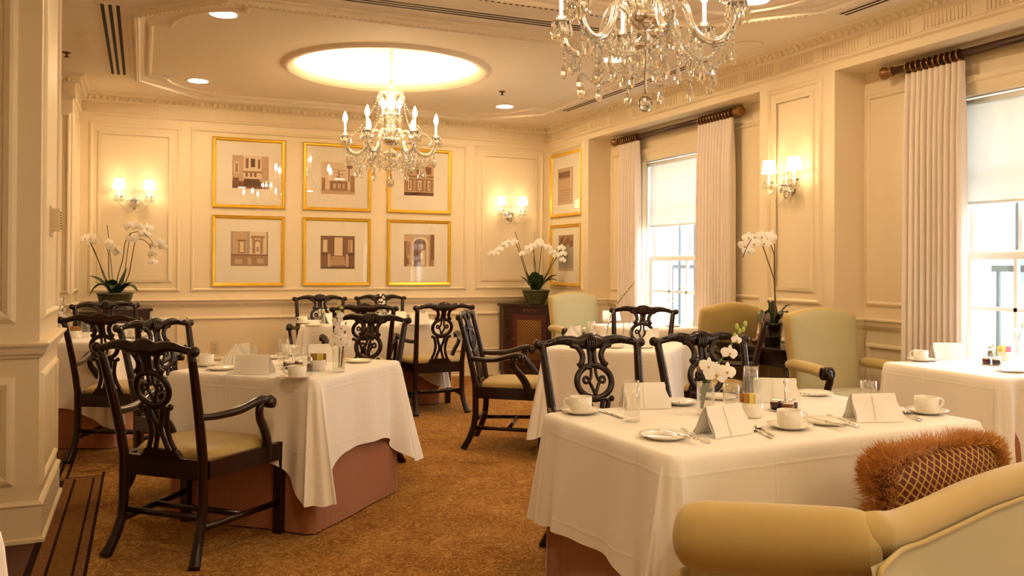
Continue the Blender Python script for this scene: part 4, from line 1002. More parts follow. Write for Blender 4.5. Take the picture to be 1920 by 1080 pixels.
    for k in range(NA):                                  # extra drops between the arms
        a = 2*pi*(k+.5)/NA
        for rr, zz in ((.30, 2.20), (.20, 2.28)):
            g = G(); beads(g, (rr*cos(a), rr*sin(a), Z(zz+.05)), (rr*cos(a), rr*sin(a), Z(zz)), 0, 5, .008); drop(g, (rr*cos(a), rr*sin(a), Z(zz-.004)), 1.4, mi=1); g.build('bead_string', [BEAD, CRYST], t)
    for k in range(6):
        a = 2*pi*k/6; g = G(); drop(g, (.083*cos(a), .083*sin(a), Z(2.31)), 1.25); g.build('crystal_drop', CRYST, t)
    return t
c = make_chandelier(CZ+.39); c.location = (2.02, 7.40, 2.05); c.rotation_euler.z = radians(-15); tag(c, 'crystal chandelier hanging from the lit round dome over the far tables', 'chandelier', 'crystal chandeliers')
c = make_chandelier(CZ); c.location = (2.06, 3.27, 2.05); c.rotation_euler.z = radians(-46); tag(c, 'crystal chandelier nearest the camera, its top cut off by the upper edge', 'chandelier', 'crystal chandeliers')

def make_sconce():                                      # local: wall at y=0, faces -y
    t = thing('wall_sconce', '', 'wall lamp'); g = G()
    g.lathe([(0,.012), (.03,.012), (.045,.006), (.05,0)], (0,0,0), 18, 0, Matrix.Rotation(pi/2, 4, 'X')); g.build('backplate', STEEL, t)
    g = G(); g.lathe([(.0,-.09), (.012,-.08), (.02,-.06), (.012,-.04), (.038,-.01), (.042,.015), (.02,.03), (.024,.05), (.014,.08), (.018,.10), (.006,.14), (.008,.15), (0,.19)], (0,-.055,0), 12, smooth=False); g.build('crystal_spire', CRYST, t)
    for k in range(7):
        a = 2*pi*k/7; g = G(); drop(g, (.040*cos(a), -.055+.040*sin(a), .012), .9); g.build('crystal_drop', CRYST, t)
    for s in (-1, 1):
        P = lambda x, z, y=-.10: (s*x, y, z)
        g = G(); g.tube(cat_rom([P(.02,.0,-.06), P(.055,.02,-.085), P(.08,-.03), P(.115,-.045), P(.14,-.02), P(.142,.03)], 4), .007, 8); arm = g.build('arm', CRYST, t)
        g = G(); g.lathe([(.01,0), (.038,.014), (.042,.02), (.012,.012)], P(.142,.03), 12); g.build('bobeche', CRYST, arm)
        for m in range(6):
            b = 2*pi*m/6; q = P(.142,.045); g = G(); drop(g, (q[0]+.039*cos(b), q[1]+.039*sin(b), q[2]), .85); g.build('crystal_drop', CRYST, arm)
        g = G(); g.tube([P(.142,.04), P(.142,.125)], .010, 10); g.build('candle', CANDLE, arm)
        g = G(); g.lathe([(.004,.124), (.012,.14), (.012,.16), (0,.19)], P(.142,0), 10); g.build('bulb', SCBULB, arm)
        g = G(); g.lathe([(.060,.118), (.058,.122), (.046,.215), (.047,.218)], P(.142,0), 24); g.build('lamp_shade', SHADE, arm)
        g = G(); beads(g, P(.142,.03), P(.03,.10,-.06), .05, 12, .005); g.build('bead_swag', BEAD, arm)
        g = G(); beads(g, P(.115,-.05), P(.0,-.08,-.06), .05, 10, .005); g.build('bead_swag', BEAD, arm)
    return t
SCBULB = emis('sconce_bulb', (1,.70,.36), 115)
spawn('sc', make_sconce, 'two-armed crystal wall lamp with lit shades above the left orchid', (-.083, YB-.012, 1.965), 0, 'crystal wall lamps')
spawn('sc', make_sconce, 'two-armed crystal wall lamp with lit shades above the right orchid on the back wall', (4.125, YB-.012, 1.945), 0, 'crystal wall lamps')
spawn('sc', make_sconce, 'two-armed crystal wall lamp with lit shades between the two windows', (XR-.012, 5.26, 1.95), -pi/2, 'crystal wall lamps')

# ================================================================== ORCHIDS
def petal_fan(g, c, size, face, roll=0, mi=0):
    """moth-orchid bloom facing direction `face`"""
    f = V(face).normalized(); up = V((0,0,1)); rt = f.cross(up).normalized() if abs(f.z) < .95 else V((1,0,0)); up = rt.cross(f); c = V(c)
    for ang, L, w in ((90,.9,.42), (210,.85,.40), (330,.85,.40), (8,1.0,.80), (172,1.0,.80)):
        a = radians(ang)+roll; d = rt*cos(a)+up*sin(a); n_ = rt*-sin(a)+up*cos(a); s = size*.5
        def fn(u, v, d=d, n_=n_, L=L, w=w, s=s):
            ww = 1.25*w*sin(pi*min(.97, .12+.84*v))**.55; x = (u-.5)*ww
            return c+d*(s*L*v)+n_*(s*x)+f*(s*(.16*v-.32*v*v-.35*x*x+.05))
        g.grid(fn, 4, 5, mi)
    g.ball(c+f*size*.06-up*size*.05, (size*.07,)*3, 6, 4, 1)
def bloom(name_parent, c, size, face, roll=0):
    g = G(); petal_fan(g, (0,0,0), size, face, roll); return g.build('flower', [PETAL, LIP], name_parent, c)
def leaf_blade(g, base, tip, rise, w, mi=0):
    b, t_ = V(base), V(tip); sd = (t_-b).cross(V((0,0,1))); sd = sd.normalized() if sd.length > 1e-6 else V((1,0,0))
    def fn(u, v):
        p = b.lerp(t_, v); p.z += rise*4*v*(1-v)*.8; ww = w*sin(pi*min(.985, .12+.87*v))**.7
        return p+sd*((u-.5)*ww)+V((0,0,-abs(u-.5)*ww*-.35))
    g.grid(fn, 4, 10, mi)
def orchid(name, label, loc, pot, stems, stakes, leaves, flowers, size, group=None, seed=0, lw=1.5):
    t = thing(name, label, 'potted plant', loc, VIEW, group); rnd = random.Random(seed)
    prof, pm, zr = pot
    g = G(); g.lathe(prof, (0,0,0), 28); g.build('pot', pm, t)
    g = G(); g.lathe([(prof[-1][0]*.9, zr-.03), (prof[-1][0]*.5, zr-.01), (0, zr)], (0,0,0), 16); g.build('moss', SOIL, t)
    for st_ in stems:
        g = G(); p = cat_rom([(x, y, z) for x, y, z in st_], 5); g.tube(p, [.006-.003*i/len(p) for i in range(len(p))], 6); g.build('stem', STEM, t)
    for a, b in stakes:
        g = G(); g.tube([a, b], .0035, 6); g.build('stake', STAKE, t)
    for i, (tip, rise, w) in enumerate(leaves):
        g = G(); leaf_blade(g, (tip[0]*.12, tip[1]*.12, zr-.02), tip, rise, w*lw); g.build('leaf', LEAF, t)
    for i, (x, y, z) in enumerate(flowers):
        bloom(t, (x, y, z), size*rnd.uniform(1.05, 1.35), (rnd.uniform(-.5,.3), -1, rnd.uniform(-.25,.15)), rnd.uniform(-.3,.3))
    return t
GP = [(0,.0), (.10,0), (.105,.012), (.10,.018), (.125,.055), (.150,.105), (.158,.13), (.160,.15), (.168,.153), (.168,.17), (.160,.172), (.150,.165)]
k_ = 744.0; L_ = lambda zx, zy, y=0: ((zx-295)/k_, y, (910-zy)/k_+.17)
orchid('potted_orchid', 'white orchid with tall arching sprays in a green pot at the left corner', (-.245, 9.26, .869), (GP, GREENPOT, .165),
  [[L_(262,900), L_(215,800), L_(150,620), L_(110,530,-.02)], [L_(285,900), L_(250,790), L_(245,640), L_(240,560,-.02), L_(300,575,-.05), L_(340,620,-.06)], [L_(300,900), L_(312,800), L_(350,660), L_(365,545), L_(400,485), L_(450,466,-.03), L_(510,470,-.05), L_(560,510,-.06), L_(600,560,-.06)], [L_(330,900), L_(390,790), L_(415,660), L_(440,540), L_(500,520,-.04), L_(560,560,-.06), L_(585,640,-.06)]],
  [(L_(285,900), L_(233,415)), (L_(345,900), L_(402,470)), (L_(270,900), L_(108,540))],
  [(L_(112,790,-.03), .05, .075), (L_(125,935,-.05), .13, .07), (L_(380,730,.0), .0, .06), (L_(435,835,-.05), .02, .07), (L_(480,900,-.06), .09, .065), (L_(290,820,-.14), .05, .08), (L_(210,830,.10), .06, .07), (L_(330,880,-.17), .08, .08)],
  [L_(80,515,-.02), L_(105,500,.03), L_(130,520,-.04), L_(165,545,-.03), L_(120,540,.02), L_(250,545,-.03), L_(275,575,-.05), L_(310,595,-.05), L_(325,620,-.05), L_(405,425,-.03), L_(450,425,-.02), L_(535,440,-.03), L_(430,520,-.05), L_(520,485,-.05), L_(590,560,-.06), L_(630,540,-.05), L_(655,575,-.05), L_(585,625,-.07), L_(590,685,-.07)], .095, 'white orchids in pots', 1)
k2 = 751.0; R_ = lambda zx, zy, y=0: ((zx-515)/k2, y, (880-zy)/k2+.17)
orchid('potted_orchid', 'white orchid in a green pot on the lattice-door cabinet', (4.31, 9.24, .869), (GP, GREENPOT, .165),
  [[R_(480,880), R_(425,735), R_(380,590), R_(345,490), R_(310,455,-.02), R_(240,475,-.04), R_(170,530,-.05), R_(110,565,-.05)], [R_(505,880), R_(512,710), R_(500,600), R_(488,535,-.02), R_(440,520,-.05), R_(385,560,-.06)], [R_(520,880), R_(540,720), R_(555,590), R_(568,490), R_(620,490,-.03), R_(690,560,-.05)], [R_(540,880), R_(600,770), R_(660,650), R_(690,600,-.02), R_(735,520,-.04), R_(755,590,-.05), R_(748,625,-.05)]],
  [(R_(480,880), R_(325,362)), (R_(505,880), R_(492,450)), (R_(545,880), R_(757,400))],
  [(R_(378,765,-.02), .03, .08), (R_(420,715,.05), .0, .075), (R_(500,720,-.10), .02, .10), (R_(560,745,-.08), .03, .085), (R_(640,720,.02), .02, .07), (R_(705,750,-.03), .06, .085), (R_(715,810,-.06), .10, .06), (R_(450,840,-.16), .07, .08)],
  [R_(115,562,-.05), R_(155,552,-.05), R_(188,520,-.05), R_(235,480,-.04), R_(265,465,-.02), R_(292,472,-.04), R_(320,450,-.02), R_(385,560,-.06), R_(425,545,-.05), R_(450,510,-.05), R_(490,490,-.03), R_(525,465,-.02), R_(548,445,-.02), R_(572,480,-.03), R_(620,500,-.04), R_(660,545,-.05), R_(692,570,-.05), R_(738,505,-.04), R_(755,555,-.05), R_(748,612,-.06)], .080, 'white orchids in pots', 2)
BP = [(0,0), (.058,0), (.060,.012), (.062,.05), (.068,.055), (.068,.062), (.064,.068), (.070,.10), (.076,.148), (.084,.152), (.084,.165), (.078,.166), (.070,.150)]
k3 = 1040.0; K_ = lambda zx, zy, y=0: ((zx-320)/k3, y, (840-zy)/k3+.16)
orchid('potted_orchid', 'white orchid with one tall spray in a black pot on the console table', (4.42, 5.20, .736), (BP, BLACKPOT, .15),
  [[K_(335,860), K_(343,700), K_(335,560), K_(325,470), K_(280,340), K_(240,225), K_(200,170,-.03), K_(150,160,-.05), K_(105,220,-.06), K_(65,315,-.06)], [K_(335,860), K_(338,560), K_(332,400), K_(330,290), K_(310,235), K_(285,185,-.02), K_(240,150,-.02)]],
  [(K_(345,860), K_(334,205))],
  [(K_(285,655,.0), .04, .05), (K_(200,835,-.04), .13, .055), (K_(465,695,-.02), .06, .055), (K_(420,900,-.07), .13, .065), (K_(330,660,.03), .0, .05), (K_(470,790,.03), .09, .055), (K_(395,820,-.09), .06, .05)],
  [K_(110,270,-.06), K_(90,225,-.03), K_(120,160,-.03), K_(152,210,-.06), K_(215,152,-.05), K_(230,205,-.06), K_(270,160,-.02), K_(305,150,.0), K_(180,185,-.02)], .092, 'white orchids in pots', 3)
t = thing('small_box', 'small patterned box beside the black orchid pot on the console', 'box', (4.375, 5.325, .736), -.2); g = G(); g.box(-.03,.03,-.02,.02,0,.022); g.build('box_body', RODW, t); g = G(); g.box(-.031,.031,-.021,.021,.022,.034); g.build('lid', SEPIA[3], t)
# ================================================================== TABLEWARE
def revolve(name, lab, cat, prof, m, n=24, part='body'):
    t = thing(name, '', cat); g = G(); g.lathe(prof, (0,0,0), n); g.build(part, m, t); return t
def mk_cup():
    t = revolve('coffee_cup', '', 'cup', [(0,.004), (.026,.004), (.028,0), (.031,.0), (.032,.005), (.039,.009), (.0418,.016), (.0425,.062), (.041,.062), (.0395,.02), (.036,.012), (0,.011)], CHINA)
    g = G(); p = cat_rom([(.040,0,.053), (.054,0,.055), (.064,0,.044), (.060,0,.028), (.040,0,.020)], 5); g.tube(p, .0035, 8, N=(0,1,0), b=.005); g.build('handle', CHINA, t); return t
def mk_saucer(): return revolve('saucer', '', 'saucer', [(0,.004), (.028,.004), (.03,0), (.04,0), (.06,.008), (.078,.016), (.0785,.0175), (.06,.0115), (.04,.006), (.028,.006), (0,.006)], CHINA, 32, 'dish')
def mk_plate(): return revolve('bread_plate', '', 'plate', [(0,.003), (.05,.003), (.052,0), (.056,0), (.066,.007), (.081,.013), (.0815,.0145), (.066,.010), (.055,.0055), (0,.0055)], CHINA, 36, 'dish')
def mk_tall(): return revolve('tall_tumbler', '', 'glass', [(0,0), (.026,0), (.029,.004), (.033,.045), (.031,.09), (.0275,.148), (.0262,.148), (.0297,.09), (.0317,.047), (.027,.022), (0,.018)], GLASS, 24)
def mk_short(): return revolve('short_tumbler', '', 'glass', [(0,0), (.028,0), (.031,.006), (.033,.05), (.031,.095), (.0295,.095), (.0315,.05), (.029,.016), (0,.012)], GLASS, 24)
def mk_tent():
    t = thing('napkin', '', 'napkin'); g = G(); W = .095
    def side(s, k):                                    # one leaning leaf of the tent; k = inset of nested layers
        def fn(u, v): return ((u-.5)*2*W*(1-.10*v)+.004*sin(6*v+k), s*(.050*(1-v)+.004)*(1-.12*k)+.004*sin(u*7+k)*(1-v), .001+.094*v-.006*k)
        g.grid(fn, 14, 8)
    for k in (0, 1):
        side(-1, k); side(1, k)
    g.grid(lambda u, v: ((u-.5)*2*W*.90, (v-.5)*.008, .095+.0025*sin(pi*v)), 8, 3)
    g.grid(lambda u, v: (-.015+.008*v+(u-.5)*.006, -(.0505*(1-v)+.0075), .001+.094*v), 2, 8)      # the fold line down the front
    g.build('folded_linen', NAPK, t); return t
def mk_fan():
    t = thing('napkin', '', 'napkin'); g = G()
    def fn(u, v):
        a = (u-.5)*1.5; r = .03+.11*v; zig = .016*(1-2*abs((u*7) % 1-.5))*(.3+.7*v)
        return (r*sin(a)*.9, -.02+zig+.03*v*(u-.5), .002+.095*(1-v*.9)*(1-.2*abs(u-.3)) if v > .0 else .1)
    def fn2(u, v):                                      # pleated cone that stands on its open edge
        a = (u-.5)*2.6; w = .012*sin(u*8*2*pi)*v; r = .006+.075*v+w
        return (r*sin(a), -r*cos(a)*.6, .001+.105*(1-v)+.01*sin(a)*(1-v))
    g.grid(fn2, 64, 8); g.grid(lambda u, v: ((u-.2)*.10, .01+.02*v, .10*(1-v)+.018*u*(1-v)+.001), 6, 6); g.build('folded_linen', NAPK, t); return t
def mk_knife():
    t = thing('butter_knife', '', 'knife'); g = G(); g.tube([(-.09,0,.004), (-.03,0,.004), (.0,0,.004)], [.007,.0055,.004], 8, N=(0,0,1), b=[.003,.003,.003]); g.build('handle', STEEL, t)
    g = G(); g.tube([(0,0,.004), (.02,.001,.004), (.06,.002,.004), (.085,.001,.004), (.095,-.002,.004)], [.004,.007,.0085,.007,.002], 6, N=(0,0,1), b=.0009); g.build('blade', STEEL, t); return t
def mk_fork():
    t = thing('fork', '', 'fork'); g = G(); g.tube([(-.095,0,.003), (-.05,0,.004), (.03,0,.008)], [.007,.004,.003], 8, N=(0,0,1), b=.0018); g.build('handle', STEEL, t)
    g = G(); g.tube([(.028,0,.008), (.04,0,.007), (.052,0,.006)], [.003,.010,.011], 8, N=(0,0,1), b=.0012)
    for k in range(4):
        y = -.0085+.0057*k; g.tube([(.05,y,.006), (.075,y,.006), (.098,y,.010)], [.0019,.0017,.001], 5)
    g.build('tines', STEEL, t); return t
def mk_spoon():
    t = thing('teaspoon', '', 'spoon'); g = G(); g.tube([(-.085,0,.003), (-.03,0,.004), (.03,0,.006)], [.007,.0035,.0028], 8, N=(0,0,1), b=.0018); g.build('handle', STEEL, t)
    g = G(); g.grid(lambda u, v: (.027+.048*v, .0155*sin(pi*min(.98,.06+.93*v))**.7*(u-.5)*2, .006-.007*sin(pi*v)*(1-(2*u-1)**2)), 6, 8); g.build('bowl', STEEL, t); return t
def mk_bowl(): return revolve('sugar_bowl', '', 'bowl', [(0,.003), (.030,.003), (.032,0), (.036,.002), (.040,.012), (.042,.056), (.0405,.056), (.038,.014), (0,.008)], CHINA, 28)
def mk_packet(i):
    def f():
        t = thing('sugar_packet', '', 'sugar packet'); g = G(); g.rbox(-.017,.017,-.0022,.0022,0,.062,.002); g.build('paper', PAPER[i], t); return t
    return f
def mk_stand():
    t = thing('jam_stand', '', 'condiment stand'); g = G(); g.lathe([(0,.0), (.058,.0), (.062,.005), (.056,.006), (0,.005)], (0,0,0), 28); g.build('tray', STEEL, t)
    g = G(); g.tube([(0,0,.004), (0,0,.105)], [.0035,.003], 8); g.lathe([(.003,.098), (.0075,.104), (.0085,.112), (.005,.120), (0,.122)], (0,0,0), 12); g.build('handle', STEEL, t); return t
def mk_jar(i):
    def f():
        t = thing('jam_jar', '', 'jar'); g = G(); g.lathe([(0,0), (.020,0), (.0225,.004), (.0225,.024), (.020,.028), (0,.028)], (0,0,0), 18); g.build('jam', JAM[i], t)
        g = G(); g.lathe([(.0205,.027), (.0215,.028), (.0215,.036), (.019,.038), (0,.0385)], (0,0,0), 18); g.build('lid', STEEL, t); return t
    return f
def mk_vase(): return revolve('bud_vase', '', 'vase', [(0,0), (.030,0), (.033,.004), (.033,.118), (.036,.122), (.0345,.123), (.0315,.117), (.0305,.016), (0,.012)], GLASS, 24)
def mk_shaker():
    t = revolve('pepper_shaker', '', 'shaker', [(0,0), (.018,0), (.020,.004), (.016,.05), (.014,.058), (0,.058)], GLASS, 16); g = G(); g.lathe([(0,.004), (.0165,.004), (.014,.042), (0,.042)], (0,0,0), 14); g.build('peppercorns', STEM, t)
    g = G(); g.lathe([(.015,.056), (.0155,.066), (.010,.076), (0,.078)], (0,0,0), 16); g.build('cap', STEEL, t); return t
def mk_spray(kind):
    def f():
        t = thing('orchid_spray', '', 'flower')
        if kind == 'white':
            g = G(); g.tube(cat_rom([(-.012,0,.02), (.0,0,.10), (.02,-.01,.16), (.06,-.01,.215), (.10,0,.27), (.115,0,.31), (.15,0,.345)], 5), .0028, 6); g.build('stem', LEAF2, t)
            g = G(); leaf_blade(g, (-.015,0,.02), (.02,.02,.235), 0.0, .030); g.build('leaf', LEAF, t)
            for x, z, s in ((.035,.155,.105), (.005,.185,.075), (.075,.165,.08), (.085,.235,.07), (.112,.285,.045)): bloom(t, (x,-.02,z), s, (.2,-1,.1), .2)
            for x, z in ((.11,.30), (.128,.318), (.118,.335), (.15,.345), (.142,.325)):
                g = G(); g.ball((x,0,z), (.008,.007,.012), 6, 5); g.build('bud', BUD, t)
        elif kind == 'tall':
            g = G(); g.tube([(0,0,.02), (.004,0,.16), (0,0,.30)], .003, 6); g.build('stem', LEAF2, t)
            g = G(); g.tube([(.01,.01,.02), (.035,.01,.26)], .0035, 6); g.build('stake', STAKE, t)
            for k in range(6): bloom(t, (-.014+.028*(k % 2), -.015, .15+.027*k), .085-.006*k, (-.3+.6*(k % 2),-1,.05), k)
            bloom(t, (.045,-.02,.15), .06, (.4,-1,0), 0)
            for x, z in ((-.01,.315), (.012,.335), (0,.355)):
                g = G(); g.ball((x,0,z), (.012,.008,.007), 6, 5); g.build('bud', BUD, t)
        else:
            g = G(); g.tube(cat_rom([(0,0,.02), (.01,0,.14), (.05,0,.25), (.11,0,.34), (.19,0,.44)], 5), .0028, 6); g.build('stem', STEM, t)
            for x, z in ((.03,.21), (.07,.285), (.11,.35), (.15,.39), (.19,.445), (.185,.43)):
                g = G(); g.ball((x,-.004,z), (.007,.006,.010), 6, 5); g.build('bud', BUD, t)
            bloom(t, (.0,-.01,.175), .05, (0,-1,.2), 0)
        return t
    return f
def mk_sprig():
    t = thing('orchid_spray', '', 'flower'); g = G(); g.tube(cat_rom([(0,0,.02), (.006,0,.13), (.0,0,.22), (.012,0,.30)], 5), .0028, 6); g.build('stem', LEAF2, t)
    for k in range(7): bloom(t, (.004+.014*(-1)**k, -.012, .14+.026*k), .052-.003*k, (-.4+.8*(k % 2),-1,.1), k)
    return t
MK = dict(cup=mk_cup, saucer=mk_saucer, plate=mk_plate, tall=mk_tall, short=mk_short, tent=mk_tent, fan=mk_fan, knife=mk_knife, fork=mk_fork, spoon=mk_spoon, bowl=mk_bowl, stand=mk_stand, vase=mk_vase, shaker=mk_shaker, sprig=mk_sprig,
          white=mk_spray('white'), spray=mk_spray('tall'), twig=mk_spray('twig'))
for i in range(4): MK['packet%d' % i] = mk_packet(i)
for i in range(3): MK['jar%d' % i] = mk_jar(i)
GRP = dict(cup='coffee cups', saucer='saucers', plate='bread plates', tall='tall tumblers', short='short tumblers', tent='napkins folded into tents', fan='napkins pleated into fans', knife='butter knives', fork='forks', spoon='teaspoons', bowl='sugar bowls', stand='jam stands', vase='bud vases', shaker='pepper shakers', white='orchid sprays in vases', spray='orchid sprays in vases', twig='orchid sprays in vases', sprig='orchid sprays in vases')
TT = TZ+.0006
def put(kind, px, py, label, rot=0, dz=0, z=None):
    p = onz(px, py, (TT if z is None else z)+dz); p.z = (TT if z is None else z)+dz
    return spawn(kind, MK[kind], label, p, VIEW+radians(rot), GRP.get(kind))
def cup(px, py, label, rot=0):
    put('saucer', px, py, label.replace('white cup', 'saucer under the cup', 1), 0); return put('cup', px, py-1, label, rot, .0066)
def between(kind, a, b, label, dz=0):
    """cutlery laid from handle end a to tip b"""
    p, q = onz(*a, TT+dz), onz(*b, TT+dz); d = q-p; m = (p+q)/2; m.z = TT+dz
    return spawn(kind, MK[kind], label, m, math.atan2(d.y, d.x), GRP[kind])
def sugar(px, py, cols, where):
    b = put('bowl', px, py, 'white sugar bowl '+where); p = V(b.location); n = len(cols)
    for k, c in enumerate(cols):
        o = V((-.026+.052*k/(n-1), .010*(-1)**k, .026)); o.rotate(Matrix.Rotation(VIEW, 3, 'Z'))
        nm = ('white', 'brown', 'pink', 'yellow')[c]
        spawn('packet%d' % c, MK['packet%d' % c], nm+' sugar packet standing in the bowl '+where, p+o, VIEW+radians(18*sin(k*3)), 'sugar packets')
def jams(px, py, cols, where, rot=0):
    s = put('stand', px, py, 'silver jam stand with upright handle '+where); p = V(s.location)
    for k, c in enumerate(cols):
        a = VIEW+radians(rot-150+60*k*1.0); o = V((.034*cos(a+.0), .034*sin(a), .0062))
        a = VIEW-pi/2+radians(rot)+(k-1)*2.0; o = V((.034*cos(a), .034*sin(a), .0062))
        spawn('jar%d' % c, MK['jar%d' % c], ('left', 'middle', 'right')[k]+' small jam jar on the stand '+where, p+o, 0, 'jam jars')
def vase(px, py, kind, where, stem):
    v = put('vase', px, py, 'clear glass bud vase '+where); p = V(v.location); p.z += .001
    spawn(kind, MK[kind], stem, p, VIEW, GRP[kind])
# ---- nearest long table
cup(1089, 775, 'white cup at the left end of the nearest long table', 180)
put('tall', 1184, 790, 'tall clear tumbler in front of the tented napkin, left part of the nearest table')
put('tent', 1208, 763, 'tented white napkin right behind the tall tumbler on the nearest table', 12)
between('knife', (1168, 786), (1124, 771), 'knife lying between the left cup and the tall tumbler')
put('plate', 1245, 821, 'bread plate near the front left corner of the nearest table')
between('knife', (1306, 826), (1240, 808), 'knife resting on the bread plate at the front left corner of the nearest table', .015)
between('fork', (1338, 833), (1274, 806), 'fork leaning beside the front left bread plate on the nearest table', .004)
put('tent', 1356, 813, 'white napkin tent at the front middle of the nearest table, below the orchid vase', 34)
put('plate', 1272, 757, 'bread plate at the far edge of the nearest table, beside the tented napkin')
between('knife', (1252, 756), (1300, 757), 'knife on the bread plate at the far edge of the nearest table', .015)
put('plate', 1348, 747, 'white plate behind the orchid bud vase on the nearest table')
vase(1323, 777, 'white', 'holding white orchids on the nearest table', 'white orchid spray with green buds in the vase on the nearest table')
put('short', 1371, 764, 'short clear tumbler just right of the orchid vase on the nearest table')
put('tall', 1407, 753, 'tall clear tumbler behind the sugar bowl on the nearest table')
sugar(1409, 782, (1, 1, 3, 3, 0, 0), 'in the middle of the nearest table')
put('tent', 1453, 752, 'white napkin tent behind the jam stand on the nearest table', -8)
jams(1472, 770, (1, 2, 0), 'in the middle of the nearest table')
cup(1480, 803, 'white cup before the jam stand in the middle of the nearest table', 0)
between('spoon', (1456, 821), (1410, 797), 'teaspoon left of the front middle cup, rear one of a crossed pair')
between('spoon', (1448, 823), (1404, 804), 'teaspoon left of the front middle cup, front one of a crossed pair')
put('plate', 1548, 794, 'bread plate with knife to the right of the front middle cup')
between('knife', (1580, 800), (1516, 784), 'knife on the bread plate right of the front middle cup', .015)
between('fork', (1618, 803), (1545, 780), 'fork between the front right bread plate and the right tented napkin', .004)
put('plate', 1526, 740, 'bread plate at the far right edge of the nearest table before the scrolled armchair')
between('knife', (1500, 742), (1550, 742), 'knife on the bread plate before the scrolled upholstered armchair', .015)
put('tent', 1637, 787, 'white napkin tent at the right end of the nearest table, with a sharp front crease', 8)
put('short', 1628, 757, 'short clear tumbler behind the right napkin tent of the nearest table')
cup(1737, 775, 'white cup at the right end of the nearest long table', 0)
between('spoon', (1732, 788), (1684, 770), 'teaspoon left of the right end cup on the nearest table')
between('fork', (1724, 790), (1676, 774), 'fork left of the right end cup on the nearest table')
# ---- salmon-skirted table by the pier
cup(386, 686, 'white cup at the left corner of the salmon-skirted table', 180)
put('plate', 416, 693, 'bread plate at the left edge of the salmon-skirted table')
between('fork', (420, 704), (438, 700), 'fork in front of the left bread plate on the salmon-skirted table')
put('fan', 440, 681, 'pleated fan napkin behind the tent napkin on the salmon-skirted table', 0)
put('short', 473, 678, 'clear tumbler beside the pleated napkin on the salmon-skirted table')
put('tent', 476, 700, 'white napkin tent on the front left edge of the salmon-skirted table', -6)
between('knife', (505, 712), (532, 705), 'knife pointing to the front cup on the salmon-skirted table')
cup(556, 710, 'white cup at the front corner of the salmon-skirted table', 180)
put('plate', 516, 672, 'bread plate at the rear of the salmon-skirted table')
put('tall', 531, 684, 'tall tumbler in the middle of the salmon-skirted table')
cup(541, 667, 'white cup behind the tall tumbler on the salmon-skirted table', 0)
put('short', 561, 682, 'short tumbler behind the jam stand of the salmon-skirted table')
jams(548, 691, (1, 0, 2), 'on the salmon-skirted table')
sugar(596, 694, (1, 1, 1, 3, 1), 'on the salmon-skirted table')
put('shaker', 581, 697, 'small pepper shaker beside the sugar bowl on the salmon-skirted table')
put('tent', 607, 676, 'white napkin tent behind the sugar bowl on the salmon-skirted table', 20)
vase(635, 697, 'spray', 'on the right edge of the salmon-skirted table', 'upright white orchid stem with a dark stake on the salmon-skirted table')
put('plate', 673, 679, 'bread plate at the right corner of the salmon-skirted table')
# ---- window table at the right edge
cup(1726, 677, 'white cup on the sunlit table by the right window', 180)
put('tent', 1776, 672, 'white napkin tent before the curtain on the sunlit window table', -4)
between('spoon', (1782, 680), (1752, 678), 'teaspoon in front of the napkin on the sunlit window table')
jams(1862, 684, (0, 1, 1), 'on the sunlit window table')
sugar(1885, 676, (3, 3, 2, 2, 0), 'on the sunlit window table')
put('shaker', 1857, 670, 'small shaker behind the jam stand on the sunlit window table')
put('plate', 1898, 697, 'bread plate at the near right of the sunlit window table')
between('knife', (1918, 697), (1886, 697), 'knife on the bread plate of the sunlit window table', .015)
vase(1908, 672, 'twig', 'on the sunlit window table', 'thin bare orchid twig in the vase on the sunlit window table')
# ---- mid-room table
put('fan', 1069, 640, 'pleated napkin at the left corner of the mid-room table', 0)
put('tall', 1108, 640, 'tall tumbler left of the twig vase on the mid-room table')
put('short', 1121, 645, 'short tumbler next to the twig vase on the mid-room table')
vase(1137, 648, 'twig', 'on the mid-room table', 'thin orchid twig with small buds in the vase on the mid-room table')
put('tall', 1175, 637, 'tall tumbler before the dark chair splat on the mid-room table')
put('fan', 1217, 645, 'pleated napkin standing at the right corner of the mid-room table', 10)
put('plate', 1206, 652, 'bread plate at the right front edge of the mid-room table')
put('plate', 1150, 652, 'bread plate at the front edge of the mid-room table')
put('shaker', 1095, 632, 'small shaker at the left rear of the mid-room table')
# ---- long table under the pictures
cup(568, 607, 'white cup at the left end of the long table below the pictures', 180)
put('plate', 586, 612, 'bread plate beside the left cup on the long table below the pictures')
put('tall', 603, 610, 'tall tumbler at the left of the long table below the pictures')
put('tent', 618, 606, 'white napkin tent at the left of the long table below the pictures', 70)
vase(716, 604, 'sprig', 'on the long table below the pictures', 'upright white orchid spray on the long table below the pictures')
put('tent', 745, 602, 'white napkin tent beside the orchid spray on the long table', 0)
put('plate', 763, 610, 'bread plate at the middle right of the long table below the pictures')
put('tent', 786, 608, 'white napkin tent at the right of the long table below the pictures', 10)
put('tall', 797, 601, 'tall tumbler behind the right napkin of the long table')
# ---- far window table
jams(1209, 606, (1, 1, 2), 'on the far window table')
put('tent', 1146, 600, 'white napkin tent at the left of the far window table', 0)
put('short', 1228, 607, 'short tumbler on the far window table')
put('plate', 1262, 612, 'bread plate at the right of the far window table')
vase(1255, 603, 'twig', 'on the far window table', 'thin orchid twig against the far bright window')
